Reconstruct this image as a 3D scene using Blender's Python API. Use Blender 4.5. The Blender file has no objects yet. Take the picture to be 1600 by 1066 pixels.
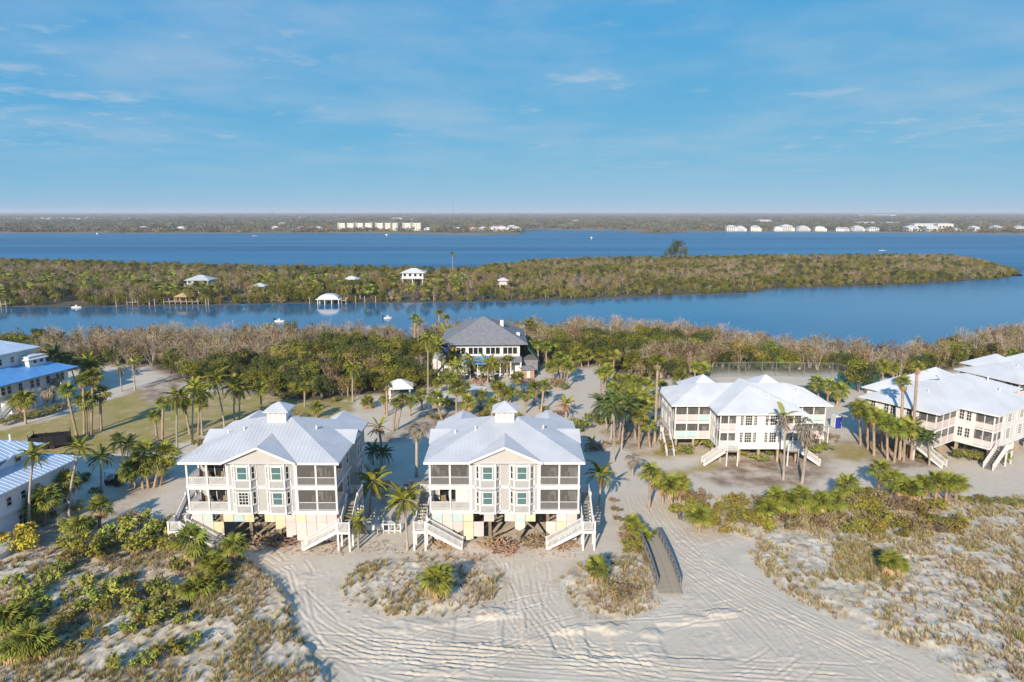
import bpy, math, random
import numpy as np
from mathutils import Vector, Matrix
R = math.radians
sc = bpy.context.scene
COL = sc.collection
# ------------------------------------------------------------------ camera, sky, sun, exposure
CAM_H, PITCH, FOC = 37.0, R(10.72), 1067.0
cam = bpy.data.objects.new('camera', bpy.data.cameras.new('camera'))
COL.objects.link(cam)
cam.location = (0, 0, CAM_H)
cam.rotation_euler = (R(90) - PITCH, 0, 0)
cam.data.sensor_width = 36; cam.data.lens = FOC / 1600 * 36
cam.data.clip_start = 0.5; cam.data.clip_end = 80000
sc.camera = cam
SUN_AZ, SUN_EL = R(18), R(25)          # azimuth the light travels towards (from +Y to +X), elevation
sun = bpy.data.objects.new('sun', bpy.data.lights.new('sun', 'SUN'))
COL.objects.link(sun)
sun.data.energy = 5.0; sun.data.angle = R(0.5); sun.data.color = (1.0, 0.865, 0.70)
ldir = Vector((math.sin(SUN_AZ) * math.cos(SUN_EL), math.cos(SUN_AZ) * math.cos(SUN_EL), -math.sin(SUN_EL)))
sun.rotation_euler = ldir.to_track_quat('-Z', 'Y').to_euler()
sun.location = (-60, -150, 120)
W = bpy.data.worlds.new('World'); sc.world = W; W.use_nodes = True
nt = W.node_tree; nt.nodes.clear()
def N(t, ty, **kw):
    n = t.nodes.new(ty)
    for k, v in kw.items(): setattr(n, k, v)
    return n
CLX, CLY = 3.2, 0.4
def build_world():
    L = nt.links.new
    out = N(nt, 'ShaderNodeOutputWorld'); bg = N(nt, 'ShaderNodeBackground')
    sky = N(nt, 'ShaderNodeTexSky', sky_type='NISHITA', sun_disc=False)
    sky.sun_elevation = SUN_EL; sky.sun_rotation = R(180) + SUN_AZ
    sky.altitude = 0; sky.air_density = 0.5; sky.dust_density = 0.0; sky.ozone_density = 8.0
    tc = N(nt, 'ShaderNodeTexCoord'); sep = N(nt, 'ShaderNodeSeparateXYZ'); L(tc.outputs['Generated'], sep.inputs[0])
    zc = N(nt, 'ShaderNodeMath', operation='MAXIMUM'); zc.inputs[1].default_value = 0.0; L(sep.outputs[2], zc.inputs[0])
    za = N(nt, 'ShaderNodeMath', operation='ADD'); za.inputs[1].default_value = 0.075; L(zc.outputs[0], za.inputs[0])
    dx = N(nt, 'ShaderNodeMath', operation='DIVIDE'); dy = N(nt, 'ShaderNodeMath', operation='DIVIDE')
    L(sep.outputs[0], dx.inputs[0]); L(za.outputs[0], dx.inputs[1]); L(sep.outputs[1], dy.inputs[0]); L(za.outputs[0], dy.inputs[1])
    cb = N(nt, 'ShaderNodeCombineXYZ'); L(dx.outputs[0], cb.inputs[0]); L(dy.outputs[0], cb.inputs[1])
    def noise(scale, det, rough, off):
        mp = N(nt, 'ShaderNodeMapping'); mp.inputs['Location'].default_value = off; L(cb.outputs[0], mp.inputs[0])
        n = N(nt, 'ShaderNodeTexNoise'); n.inputs['Scale'].default_value = scale; n.inputs['Detail'].default_value = det
        n.inputs['Roughness'].default_value = rough; L(mp.outputs[0], n.inputs['Vector']); return n
    def ramp(src, a, b, hi=1.0):
        m = N(nt, 'ShaderNodeMapRange', interpolation_type='SMOOTHSTEP'); m.inputs[1].default_value = a; m.inputs[2].default_value = b
        m.inputs[4].default_value = hi; L(src.outputs[0], m.inputs[0]); return m
    big = ramp(noise(0.30, 2, .5, (CLX, CLY, 0)), .44, .60)
    small = ramp(noise(3.2, 6, .62, (4.0, 1.7, 0)), .42, .74, .60)
    puff = ramp(noise(1.5, 6, .58, (7.3, 3.0, 0)), .56, .76, .6)
    veil = ramp(noise(0.8, 5, .6, (1.0, 5.0, 0)), .34, .78, .42)
    m1 = N(nt, 'ShaderNodeMath', operation='MULTIPLY'); L(big.outputs[0], m1.inputs[0]); L(small.outputs[0], m1.inputs[1])
    m2 = N(nt, 'ShaderNodeMath', operation='MAXIMUM'); L(m1.outputs[0], m2.inputs[0]); L(puff.outputs[0], m2.inputs[1])
    m3 = N(nt, 'ShaderNodeMath', operation='MAXIMUM'); L(m2.outputs[0], m3.inputs[0]); L(veil.outputs[0], m3.inputs[1])
    fade = ramp(sep, .0, .12); nt.links.remove(fade.inputs[0].links[0]); L(sep.outputs[2], fade.inputs[0])
    m4 = N(nt, 'ShaderNodeMath', operation='MULTIPLY'); L(m3.outputs[0], m4.inputs[0]); L(fade.outputs[0], m4.inputs[1])
    mix = N(nt, 'ShaderNodeMix', data_type='RGBA'); L(m4.outputs[0], mix.inputs[0])
    # colour grade of the whole sky, the same in every direction
    sp = N(nt, 'ShaderNodeSeparateColor'); L(sky.outputs[0], sp.inputs[0]); cc = N(nt, 'ShaderNodeCombineColor')
    for k, (pw, g) in enumerate(((.72, .66), (.25, .62), (.02, .755))):
        a = N(nt, 'ShaderNodeMath', operation='MULTIPLY'); a.inputs[1].default_value = .1; L(sp.outputs[k], a.inputs[0])
        a2 = N(nt, 'ShaderNodeMath', operation='MAXIMUM'); a2.inputs[1].default_value = .02; L(a.outputs[0], a2.inputs[0])
        b = N(nt, 'ShaderNodeMath', operation='POWER'); b.inputs[1].default_value = pw; L(a2.outputs[0], b.inputs[0])
        c = N(nt, 'ShaderNodeMath', operation='MULTIPLY'); c.inputs[1].default_value = g*7.07; L(b.outputs[0], c.inputs[0]); L(c.outputs[0], cc.inputs[k])
    L(cc.outputs[0], mix.inputs[6]); mix.inputs[7].default_value = (4.0, 4.6, 5.3, 1)
    L(mix.outputs[2], bg.inputs[0]); bg.inputs[1].default_value = 0.1
    L(bg.outputs[0], out.inputs[0])
build_world()
vs = sc.view_settings
vs.view_transform = 'Standard'; vs.look = 'None'; vs.gamma = 1; vs.exposure = 0.42; vs.use_curve_mapping = False
sc.cycles.use_denoising = True
sc.cycles.max_bounces = 6; sc.cycles.transparent_max_bounces = 16; sc.cycles.volume_bounces = 0

# ------------------------------------------------------------------ geometry helpers
cP, sP = math.cos(PITCH), math.sin(PITCH)
def G(px, py, z=0.0):
    """where the sight line through a photograph point meets the level z"""
    dx, dy = (px - 800) / FOC, (533 - py) / FOC
    wy, wz = cP + sP * dy, -sP + cP * dy
    t = (z - CAM_H) / wz
    return Vector((dx * t, wy * t, z))
def HZ(D, py):
    dy = (533 - py) / FOC
    return CAM_H + D / (cP + sP * dy) * (-sP + cP * dy)
def ATX(px, py, D):
    dy = (533 - py) / FOC
    return (px - 800) / FOC * D / (cP + sP * dy)

class MB:
    def __init__(s): s.v = []; s.f = []; s.m = []
    def add(s, vs_, fs, m=0):
        o = len(s.v); s.v += [tuple(p) for p in vs_]
        for f in fs: s.f.append(tuple(i + o for i in f)); s.m.append(m)
        return s
    def box(s, x0, x1, y0, y1, z0, z1, m=0):
        return s.add([(x0,y0,z0),(x1,y0,z0),(x1,y1,z0),(x0,y1,z0),(x0,y0,z1),(x1,y0,z1),(x1,y1,z1),(x0,y1,z1)],
                     [(0,3,2,1),(4,5,6,7),(0,1,5,4),(1,2,6,5),(2,3,7,6),(3,0,4,7)], m)
    def prism(s, pts, z0, z1, m=0):
        n = len(pts)
        return s.add([(x,y,z0) for x,y in pts] + [(x,y,z1) for x,y in pts],
                     [tuple(range(n-1,-1,-1)), tuple(range(n,2*n))] + [(i,(i+1)%n,(i+1)%n+n,i+n) for i in range(n)], m)
    def beam(s, a, b, w, h, m=0):
        a, b = Vector(a), Vector(b); d = (b - a).normalized()
        up = Vector((0,0,1)) if abs(d.z) < .95 else Vector((0,1,0))
        r = d.cross(up).normalized() * (w / 2); u = r.cross(d).normalized() * (h / 2)
        return s.add([a-r-u,a+r-u,a+r+u,a-r+u,b-r-u,b+r-u,b+r+u,b-r+u],
                     [(0,1,2,3),(7,6,5,4),(4,5,1,0),(5,6,2,1),(6,7,3,2),(7,4,0,3)], m)
    def tube(s, pts, rad, n=6, m=0, cap=True):
        pts = [Vector(p) for p in pts]; o = len(s.v)
        for i, p in enumerate(pts):
            d = (pts[min(i+1,len(pts)-1)] - pts[max(i-1,0)]).normalized()
            a = d.cross(Vector((0,1,0)) if abs(d.y) < .9 else Vector((1,0,0))).normalized(); b = d.cross(a)
            for k in range(n):
                t = 2*math.pi*k/n
                s.v.append(tuple(p + (a*math.cos(t) + b*math.sin(t)) * rad[i]))
        for i in range(len(pts)-1):
            for k in range(n):
                s.f.append((o+i*n+k, o+i*n+(k+1)%n, o+(i+1)*n+(k+1)%n, o+(i+1)*n+k)); s.m.append(m)
        if cap:
            s.f.append(tuple(o+(len(pts)-1)*n+k for k in range(n))); s.m.append(m)
        return s
    def slab(s, poly, th, m=0):
        """a plane polygon with thickness downwards"""
        n = len(poly); lo = [(x,y,z-th) for x,y,z in poly]
        return s.add(list(poly)+lo, [tuple(range(n)), tuple(range(2*n-1,n-1,-1))] + [(i,i+n,(i+1)%n+n,(i+1)%n) for i in range(n)], m)
    def mesh(s, name, mats):
        me = bpy.data.meshes.new(name); me.from_pydata(s.v, [], s.f)
        for m in (mats if isinstance(mats, (list, tuple)) else [mats]): me.materials.append(m)
        if any(s.m): me.polygons.foreach_set('material_index', s.m)
        me.update(); return me
    def build(s, name, mats, parent=None, loc=(0,0,0), rz=0, smooth=False):
        me = s.mesh(name, mats)
        if smooth: me.polygons.foreach_set('use_smooth', [True]*len(me.polygons))
        return link(name, me, parent, loc, rz)
def link(name, me, parent=None, loc=(0,0,0), rz=0, rot=None):
    o = bpy.data.objects.new(name, me); COL.objects.link(o)
    o.location = loc; o.rotation_euler = rot if rot else (0,0,rz)
    if parent is not None: o.parent = parent
    return o
def tag(o, label=None, cat=None, group=None, kind=None):
    if label: o['label'] = label
    if cat: o['category'] = cat
    if group: o['group'] = group
    if kind: o['kind'] = kind
    return o
def thing(name, label, cat, loc=(0,0,0), rz=0, group=None):
    return tag(link(name, None, None, loc, rz), label, cat, group)
def box(name, x0,x1,y0,y1,z0,z1, mat, parent=None):
    return MB().box(x0,x1,y0,y1,z0,z1).build(name, mat, parent)
def arr_mesh(name, v, f, mats, mi=None):
    """v (n,3) array, f (m,k) array"""
    me = bpy.data.meshes.new(name); v = np.asarray(v, np.float32); f = np.asarray(f, np.int32); k = f.shape[1]
    me.vertices.add(len(v)); me.vertices.foreach_set('co', v.ravel())
    me.loops.add(f.size); me.loops.foreach_set('vertex_index', f.ravel())
    me.polygons.add(len(f)); me.polygons.foreach_set('loop_start', np.arange(0, f.size, k, dtype=np.int32))
    for m in (mats if isinstance(mats, (list, tuple)) else [mats]): me.materials.append(m)
    if mi is not None: me.polygons.foreach_set('material_index', np.asarray(mi, np.int32))
    me.update(calc_edges=True); return me

def vnoise(x, y, scale, seed, octaves=3):
    x = np.asarray(x, float) / scale; y = np.asarray(y, float) / scale
    tot = np.zeros(np.broadcast(x, y).shape); amp = 1.0; norm = 0.0
    for o in range(octaves):
        tab = np.random.RandomState(seed + o).rand(256, 256)
        xi = np.floor(x).astype(int); yi = np.floor(y).astype(int); fx = x - xi; fy = y - yi
        fx = fx*fx*(3-2*fx); fy = fy*fy*(3-2*fy)
        a = tab[xi % 256, yi % 256]; b = tab[(xi+1) % 256, yi % 256]; c = tab[xi % 256, (yi+1) % 256]; d = tab[(xi+1) % 256, (yi+1) % 256]
        tot += amp * ((a*(1-fx)+b*fx)*(1-fy) + (c*(1-fx)+d*fx)*fy); norm += amp
        amp *= .5; x = x*2.03 + 17.3; y = y*2.03 + 5.1
    return tot / norm
def sstep(a, b, x):
    t = np.clip((x - a) / (b - a), 0, 1); return t*t*(3-2*t)
def sdist(x, y, poly):
    """signed distance to a polygon, positive inside"""
    P = np.asarray(poly, float); d = np.full(np.shape(x), 1e9); inside = np.zeros(np.shape(x), bool)
    for i in range(len(P)):
        ax, ay = P[i]; bx, by = P[(i+1) % len(P)]; ex, ey = bx-ax, by-ay
        t = np.clip(((x-ax)*ex + (y-ay)*ey) / (ex*ex+ey*ey+1e-9), 0, 1)
        d = np.minimum(d, np.hypot(x-ax-t*ex, y-ay-t*ey))
        c = ((ay > y) != (by > y))
        with np.errstate(divide='ignore', invalid='ignore'):
            inside ^= c & (x < (bx-ax) * (y-ay) / (by-ay) + ax)
    return np.where(inside, d, -d)
def polyG(pts, z=0.0):
    return [tuple(G(a, b, z)[:2]) for a, b in pts]

# ------------------------------------------------------------------ materials
def mat(name, c1, c2=None, rough=.7, scale=3.0, detail=4, bump=0, bscale=None, metal=0, rand=0.0, spec=.4, coords='Object', lo=.35, hi=.65, stretch=None, transl=0, transp=0):
    m = bpy.data.materials.new(name); m.use_nodes = True; t = m.node_tree; L = t.links.new
    p = t.nodes['Principled BSDF']; p.inputs['Roughness'].default_value = rough; p.inputs['Metallic'].default_value = metal
    p.inputs['Specular IOR Level'].default_value = spec
    out = t.nodes['Material Output']
    tc = N(t, 'ShaderNodeTexCoord'); vec = tc.outputs[coords]
    if coords == 'World':
        pass
    if stretch:
        mp = N(t, 'ShaderNodeMapping'); mp.inputs['Scale'].default_value = stretch; L(vec, mp.inputs[0]); vec = mp.outputs[0]
    col = None
    if c2 is not None:
        n = N(t, 'ShaderNodeTexNoise'); n.inputs['Scale'].default_value = scale; n.inputs['Detail'].default_value = detail; L(vec, n.inputs['Vector'])
        mr = N(t, 'ShaderNodeMapRange'); mr.inputs[1].default_value = lo; mr.inputs[2].default_value = hi; L(n.outputs[0], mr.inputs[0])
        mx = N(t, 'ShaderNodeMix', data_type='RGBA'); L(mr.outputs[0], mx.inputs[0]); mx.inputs[6].default_value = (*c1, 1); mx.inputs[7].default_value = (*c2, 1)
        col = mx.outputs[2]
    else:
        p.inputs['Base Color'].default_value = (*c1, 1)
    if rand:
        oi = N(t, 'ShaderNodeObjectInfo'); hs = N(t, 'ShaderNodeHueSaturation')
        mv = N(t, 'ShaderNodeMapRange'); mv.inputs[3].default_value = 1-rand; mv.inputs[4].default_value = 1+rand; L(oi.outputs['Random'], mv.inputs[0])
        mh = N(t, 'ShaderNodeMapRange'); mh.inputs[3].default_value = .5+rand*.09; mh.inputs[4].default_value = .5-rand*.09
        wn = N(t, 'ShaderNodeTexWhiteNoise', noise_dimensions='1D'); L(oi.outputs['Random'], wn.inputs['W']); L(wn.outputs[0], mh.inputs[0])
        L(mv.outputs[0], hs.inputs['Value']); L(mh.outputs[0], hs.inputs['Hue'])
        if col: L(col, hs.inputs['Color'])
        else: hs.inputs['Color'].default_value = (*c1, 1)
        col = hs.outputs[0]
    if col: L(col, p.inputs['Base Color'])
    if bump:
        nb = N(t, 'ShaderNodeTexNoise'); nb.inputs['Scale'].default_value = bscale or scale*4; nb.inputs['Detail'].default_value = 4; L(vec, nb.inputs['Vector'])
        bp = N(t, 'ShaderNodeBump'); bp.inputs['Strength'].default_value = bump; bp.inputs['Distance'].default_value = .05
        L(nb.outputs[0], bp.inputs['Height']); L(bp.outputs[0], p.inputs['Normal'])
    sh = p.outputs[0]
    if transl:
        tr = N(t, 'ShaderNodeBsdfTranslucent'); 
        if col: L(col, tr.inputs[0])
        else: tr.inputs[0].default_value = (*c1, 1)
        ms = N(t, 'ShaderNodeMixShader'); ms.inputs[0].default_value = transl; L(sh, ms.inputs[1]); L(tr.outputs[0], ms.inputs[2]); sh = ms.outputs[0]
    if transp:
        tr = N(t, 'ShaderNodeBsdfTransparent'); ms = N(t, 'ShaderNodeMixShader'); ms.inputs[0].default_value = transp
        L(sh, ms.inputs[1]); L(tr.outputs[0], ms.inputs[2]); sh = ms.outputs[0]
    L(sh, out.inputs[0])
    return m
M = {}
M['white'] = mat('white_paint', (.660,.650,.635), (.600,.590,.575), .55, 1.2)
M['wallwhite'] = mat('white_siding', (.640,.635,.620), (.600,.590,.580), .6, .8)
M['greige'] = mat('greige_siding', (.395,.390,.380), (.355,.350,.345), .65, 1.0, bump=.1, stretch=(1,1,12))
M['grey'] = mat('grey_siding', (.350,.350,.350), (.310,.310,.310), .65, 1.0)
M['beige'] = mat('gable_beige', (.450,.420,.395), (.410,.385,.360), .65, 1.0)
M['pinkwall'] = mat('pale_pink_siding', (.820,.750,.780), (.760,.700,.720), .65, .7)
M['lilac'] = mat('lilac_shade_siding', (.800,.780,.830), (.740,.720,.770), .65, .7)  # lilac cast of walls turned from the sun, put into the colour
M['roof'] = mat('pale_metal_roof', (.49,.51,.545), (.38,.40,.43), .40, .35, detail=9, lo=.38, hi=.85)
M['roofw'] = mat('white_metal_roof', (.620,.630,.640), (.530,.540,.555), .42, .25, detail=6)
M['roofb'] = mat('sky_tinted_metal_roof', (.66,.74,.84), (.56,.64,.74), .28, .4, detail=8, metal=.35)  # light blue of the reflected sky is put into the metal colour
M['tarp'] = mat('blue_tarp', (.090,.270,.580), (.110,.330,.640), .45, 1.0, bump=.3)
M['shingle'] = mat('dark_grey_shingle', (.220,.225,.240), (.165,.170,.185), .85, 1.5, detail=6)
M['wood'] = mat('weathered_wood', (.26,.20,.14), (.17,.13,.095), .85, 2.0, bump=.3, stretch=(6,6,1))
M['woodpale'] = mat('pale_timber', (.42,.34,.24), (.32,.25,.17), .85, 2.0, bump=.2)
M['deck'] = mat('grey_deck', (.30,.27,.22), (.22,.20,.165), .85, 3.0, bump=.2)
M['darkrail'] = mat('dark_grey_rail', (.13,.125,.125), (.19,.18,.17), .8, 3.0)
M['glass'] = mat('dark_glass', (.018,.022,.025), None, .08, spec=.6)
M['teal'] = mat('teal_reflection_glass', (.10,.19,.19), (.05,.11,.115), .1, .8, spec=.6)  # the teal that the panes reflect is put into their base colour
M['screen'] = mat('insect_screen', (.15,.145,.14), None, .9, transp=.62)
M['inner'] = mat('porch_wall', (.42,.40,.37), None, .8)
M['p_pink'] = mat('pink_panel', (.580,.440,.440), (.580,.500,.470), .8, .8)
M['p_cyan'] = mat('cyan_panel', (.340,.500,.530), (.480,.530,.500), .8, .8)
M['p_yellow'] = mat('yellow_panel', (.580,.490,.300), (.580,.530,.420), .8, .8)
M['p_white'] = mat('white_panel', (.580,.540,.520), (.540,.490,.470), .8, .8)
M['black'] = mat('black_paint', (.012,.012,.014), None, .35)
M['rubber'] = mat('tyre_rubber', (.02,.02,.02), None, .9)
M['blueplastic'] = mat('blue_plastic', (.02,.04,.30), None, .4)
M['orange'] = mat('orange_fabric', (.55,.24,.05), (.45,.19,.05), .7, 2)
M['brick'] = mat('salmon_block', (.45,.26,.19), (.38,.23,.18), .85, 2)
M['greenscreen'] = mat('green_windscreen', (.03,.15,.14), (.04,.11,.09), .8, 1, transp=.12)
M['mesh'] = mat('chain_link', (.12,.17,.15), None, .7, transp=.90)
M['steel'] = mat('galvanised_steel', (.38,.39,.40), None, .4, metal=.6)
M['debris'] = mat('brown_debris', (.240,.140,.085), (.360,.240,.150), .9, 2, rand=.3)
# plants
M['sabal'] = mat('sabal_green', (.275,.285,.048), (.165,.180,.034), .5, .7, rand=.25, transl=.10, spec=.1)
M['coco'] = mat('coconut_green', (.310,.305,.050), (.200,.210,.036), .45, .7, rand=.2, transl=.10, spec=.1)
M['darkpalm'] = mat('dark_and_shaded_palm', (.085,.120,.040), (.120,.150,.045), .45, .7, rand=.2, transl=.10, spec=.1)  # dark green crowns, and shade put into the fronds of shadowed palms
M['dry'] = mat('dry_frond', (.460,.320,.160), (.350,.240,.120), .8, .7, rand=.25, transl=.10, spec=.1)
M['greyfrond'] = mat('grey_dead_frond', (.30,.26,.20), (.22,.19,.15), .85, .7, rand=.2, transl=.10, spec=.1)
M['trunk'] = mat('palm_trunk', (.36,.27,.185), (.26,.195,.135), .9, 1.5, bump=.5, bscale=8, rand=.15)
M['trunkgrey'] = mat('grey_palm_trunk', (.38,.33,.27), (.29,.25,.20), .9, 1.5, bump=.5, bscale=8, rand=.12)
M['bark'] = mat('bark', (.20,.165,.13), (.13,.105,.08), .9, 2, rand=.2)
M['twig'] = mat('bare_twigs', (.440,.365,.295), (.300,.250,.200), .9, .5, rand=.25)
M['leafgreen'] = mat('mangrove_leaf', (.200,.200,.026), (.092,.098,.016), .55, .35, rand=.35, transl=.10, spec=.1)
M['leafolive'] = mat('olive_leaf', (.280,.235,.042), (.155,.138,.027), .6, .35, rand=.3, transl=.10, spec=.1)
M['leafbrown'] = mat('brown_leaf', (.280,.200,.100), (.175,.128,.062), .75, .35, rand=.3, transl=.10, spec=.1)
M['leafdark'] = mat('dark_leaf', (.065,.080,.020), (.085,.100,.026), .55, .35, rand=.3, transl=.10, spec=.1)  # dark foliage, also deepening the wood where gaps between crowns are shaded
M['seagrape'] = mat('sea_grape_leaf', (.340,.350,.065), (.210,.235,.046), .4, .8, rand=.25, transl=.10, spec=.1)
M['yellowleaf'] = mat('yellow_leaf', (.500,.400,.050), (.400,.330,.045), .5, .8, rand=.15, transl=.10, spec=.1)
M['hedge'] = mat('hedge_leaf', (.270,.280,.060), (.155,.175,.045), .5, .8, rand=.2, transl=.10, spec=.1)
M['grassblade'] = mat('dune_grass', (.380,.315,.130), (.260,.215,.085), .7, .5, rand=.35, transl=.10, spec=.1)
M['grassgrey'] = mat('dry_dune_grass', (.500,.400,.240), (.370,.300,.175), .8, .5, rand=.3, transl=.10, spec=.1)
M['far'] = mat('far_tree_leaf', (.110,.110,.060), (.140,.125,.080), .8, .02, rand=.35)

# ------------------------------------------------------------------ ground: one sheet with zones and relief
def spaced(segs):
    out = []
    for a, b, d in segs:
        n = max(1, int(round((b-a)/d))); out += list(np.linspace(a, b, n, endpoint=False))
    return np.array(out + [segs[-1][1]])
SHORE = [(-420,515,6),(-200,515,6),(0,515,6),(100,506,6),(300,503,6),(600,500,6),(700,496,6),(900,491,6),(1000,491,6),(1100,500,6),(1200,514,6),(1300,522,6),(1400,526,6),(1480,519,6),(1540,508,6),(1600,497,6),(1800,480,6),(2100,475,6)]
SHX, SHY = [], []
for a, b, z in SHORE:
    D = G(a, b, z); SHX.append(D.x); SHY.append(D.y)
SHX, SHY = np.array(SHX), np.array(SHY)
def shore_y(x): return np.interp(x, SHX, SHY)
Z_DUNE = {
 'west': polyG([(-260,900),(0,880),(120,850),(250,850),(330,862),(392,872),(448,925),(470,985),(500,1030),(525,1075),(420,1230),(-400,1230)]),
 'mid': polyG([(536,905),(560,880),(640,868),(760,868),(800,905),(770,940),(735,955),(690,968),(600,965),(545,950),(528,925)]),
 'walk': polyG([(872,905),(900,880),(935,872),(985,868),(1015,880),(1030,925),(1035,950),(985,968),(905,962),(880,935)]),
 'east': polyG([(1085,805),(1180,850),(1160,865),(1215,930),(1330,985),(1440,1020),(1500,1075),(1700,1230),(2300,1100),(1900,800),(1600,775),(1505,775),(1400,765),(1330,770),(1210,775),(1120,775)]),
}
Z_LAWN = [polyG(p) for p in (
 [(-150,720),(-60,690),(0,672),(60,662),(120,640),(180,622),(215,610),(240,640),(330,612),(400,615),(440,620),(560,615),(545,655),(500,665),(420,668),(330,676),(290,692),(225,702),(150,712),(60,716)],
 [(985,705),(1020,700),(1085,702),(1088,710),(1040,718),(990,716)],
 [(1005,742),(1050,738),(1110,722),(1125,728),(1070,748)],
 [(1305,700),(1330,694),(1375,715),(1340,722),(1300,716)])]
Z_DIRT = [polyG(p) for p in (
 [(95,660),(170,628),(260,585),(300,590),(270,640),(200,670),(120,680)],
 [(955,640),(1010,660),(1030,700),(985,705),(960,690)],
 [(1085,745),(1140,722),(1290,715),(1310,742),(1240,762),(1120,758)],
 [(1315,690),(1345,680),(1480,722),(1500,735),(1400,738),(1330,715)],
 [(640,655),(720,640),(800,640),(800,660),(700,670),(600,690)],
 [(30,860),(110,820),(200,770),(260,740),(180,800),(60,870)])]
Z_ROAD = [polyG(p) for p in (
 [(905,585),(935,585),(945,650),(925,680),(870,690),(830,660),(880,640)],
 [(950,755),(985,740),(1040,820),(1120,880),(1260,960),(1420,1040),(1480,1080),(1100,1080),(1075,960),(1040,900),(990,830)],
 [(1320,738),(1500,725),(1700,740),(1700,775),(1480,770),(1400,745)])]
def relief(x, y):
    h = (vnoise(x, y, 9, 3) - .5) * .25 + (vnoise(x, y, 1.7, 8) - .5) * .05
    for k, amp in (('west', .6), ('mid', .22), ('walk', .28), ('east', .3)):
        d = sdist(x, y, Z_DUNE[k]) + (vnoise(x, y, 2.6, 21) - .5) * 3.2 - .4
        h = h + amp * sstep(-.25, {'west': .7, 'east': 2.5}.get(k, 1.6), d) * (.75 + .5*vnoise(x, y, 4, 30)) 
        h = h + sstep(0, 1.5, d) * (vnoise(x, y, .8, 44, 2) - .5) * .28
    h = h + .12 * sstep(0, 1.0, np.minimum(sdist(x, y, Z_LAWN[0]), 3))
    # under the houses and beyond the yards the ground is flat
    flat = sstep(74, 80, y) * (1 - .5 * sstep(-1, 1, sdist(x, y, Z_DUNE['east'])))
    h = h * (1 - .75 * flat)
    return h
TRK = []
rt = random.Random(5)
def track(pts, gauge=1.7, dep=.05, rut=.11):
    W_ = [G(a, b) for a, b in pts]; P = []
    for i in range(len(W_)-1):
        p0 = W_[max(i-1,0)]; p1 = W_[i]; p2 = W_[i+1]; p3 = W_[min(i+2,len(W_)-1)]
        n = max(3, int((p2-p1).length/.16))
        for k in range(n):
            t = k/n
            P.append(.5*((2*p1)+(p2-p0)*t+(2*p0-5*p1+4*p2-p3)*t*t+(3*p1-p0-3*p2+p3)*t**3))
    for s in (-1, 1):
        Q = []
        for i, p in enumerate(P):
            d = (P[min(i+1,len(P)-1)]-P[max(i-1,0)]); d.z = 0
            if d.length < 1e-6: continue
            d.normalize(); Q.append((p.x - d.y*gauge/2*s, p.y + d.x*gauge/2*s))
        TRK.append((np.array(Q), dep, rut))
def jit(pts, a, b=None):
    ox, oy = rt.uniform(-a, a)*1.3, rt.uniform(-a, a)*.7
    return [(x+ox+rt.uniform(-18,18), y+oy+rt.uniform(-7,7)) for x, y in pts]
for i in range(6): track(jit([(415,878),(455,905),(485,960),(540,1010),(640,1045),(780,1062)], 22))
for i in range(4): track(jit([(450,900),(490,980),(560,1060),(600,1100)], 20))
for i in range(7): track(jit([(820,878),(830,930),(850,975),(900,1015),(1000,1042)], 26))
for i in range(5): track(jit([(780,880),(800,940),(790,1000),(720,1030),(560,1020)], 14))
for i in range(4): track(jit([(480,1012),(700,1028),(900,1040),(1100,1045),(1350,1062)], 26), dep=.045)
for i in range(3): track(jit([(560,975),(690,1005),(850,1015),(1010,1020)], 14), dep=.045)
for i in range(10): track(jit([(985,770),(1030,830),(1090,885),(1180,940),(1300,1000),(1420,1065)], 16), dep=.038)
for i in range(5): track(jit([(1130,910),(1210,980),(1240,1030),(1200,1066)], 30), dep=.038)
for i in range(2): track(jit([(700,1010),(900,1035),(1150,1060),(1300,1080)], 20), dep=.045)
for i in range(4): track(jit([(600,1070),(760,1000),(900,960),(1040,945)], 40), dep=.035)
for i in range(3): track(jit([(1000,1075),(960,1020),(1010,985),(1140,960)], 30), dep=.035)
for i in range(4): track(jit([(130,840),(220,790),(300,745),(400,700)], 10), dep=.04)
MOUND = [(770,958,1.5,1.0,.55),(722,972,1.3,.8,.32),(900,984,1.3,.7,.45),(957,982,1.4,.8,.55),(1018,990,1.2,.7,.35),(1125,958,1.7,.7,.50),(1085,965,1.5,.6,.25),(655,975,2.2,.8,.3),(470,905,1.0,1.0,.3),(840,1000,1.0,.5,.2),(620,985,1.5,.5,.25),(1010,1025,.8,1.6,.2),(690,1050,2.5,.6,.3)]
SCRAPE = [(742,985,2.0,1.9),(800,985,.9,2.4),(935,1005,1.1,2.2),(1085,1000,3.2,2.6),(880,1008,1.0,1.8)]
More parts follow.
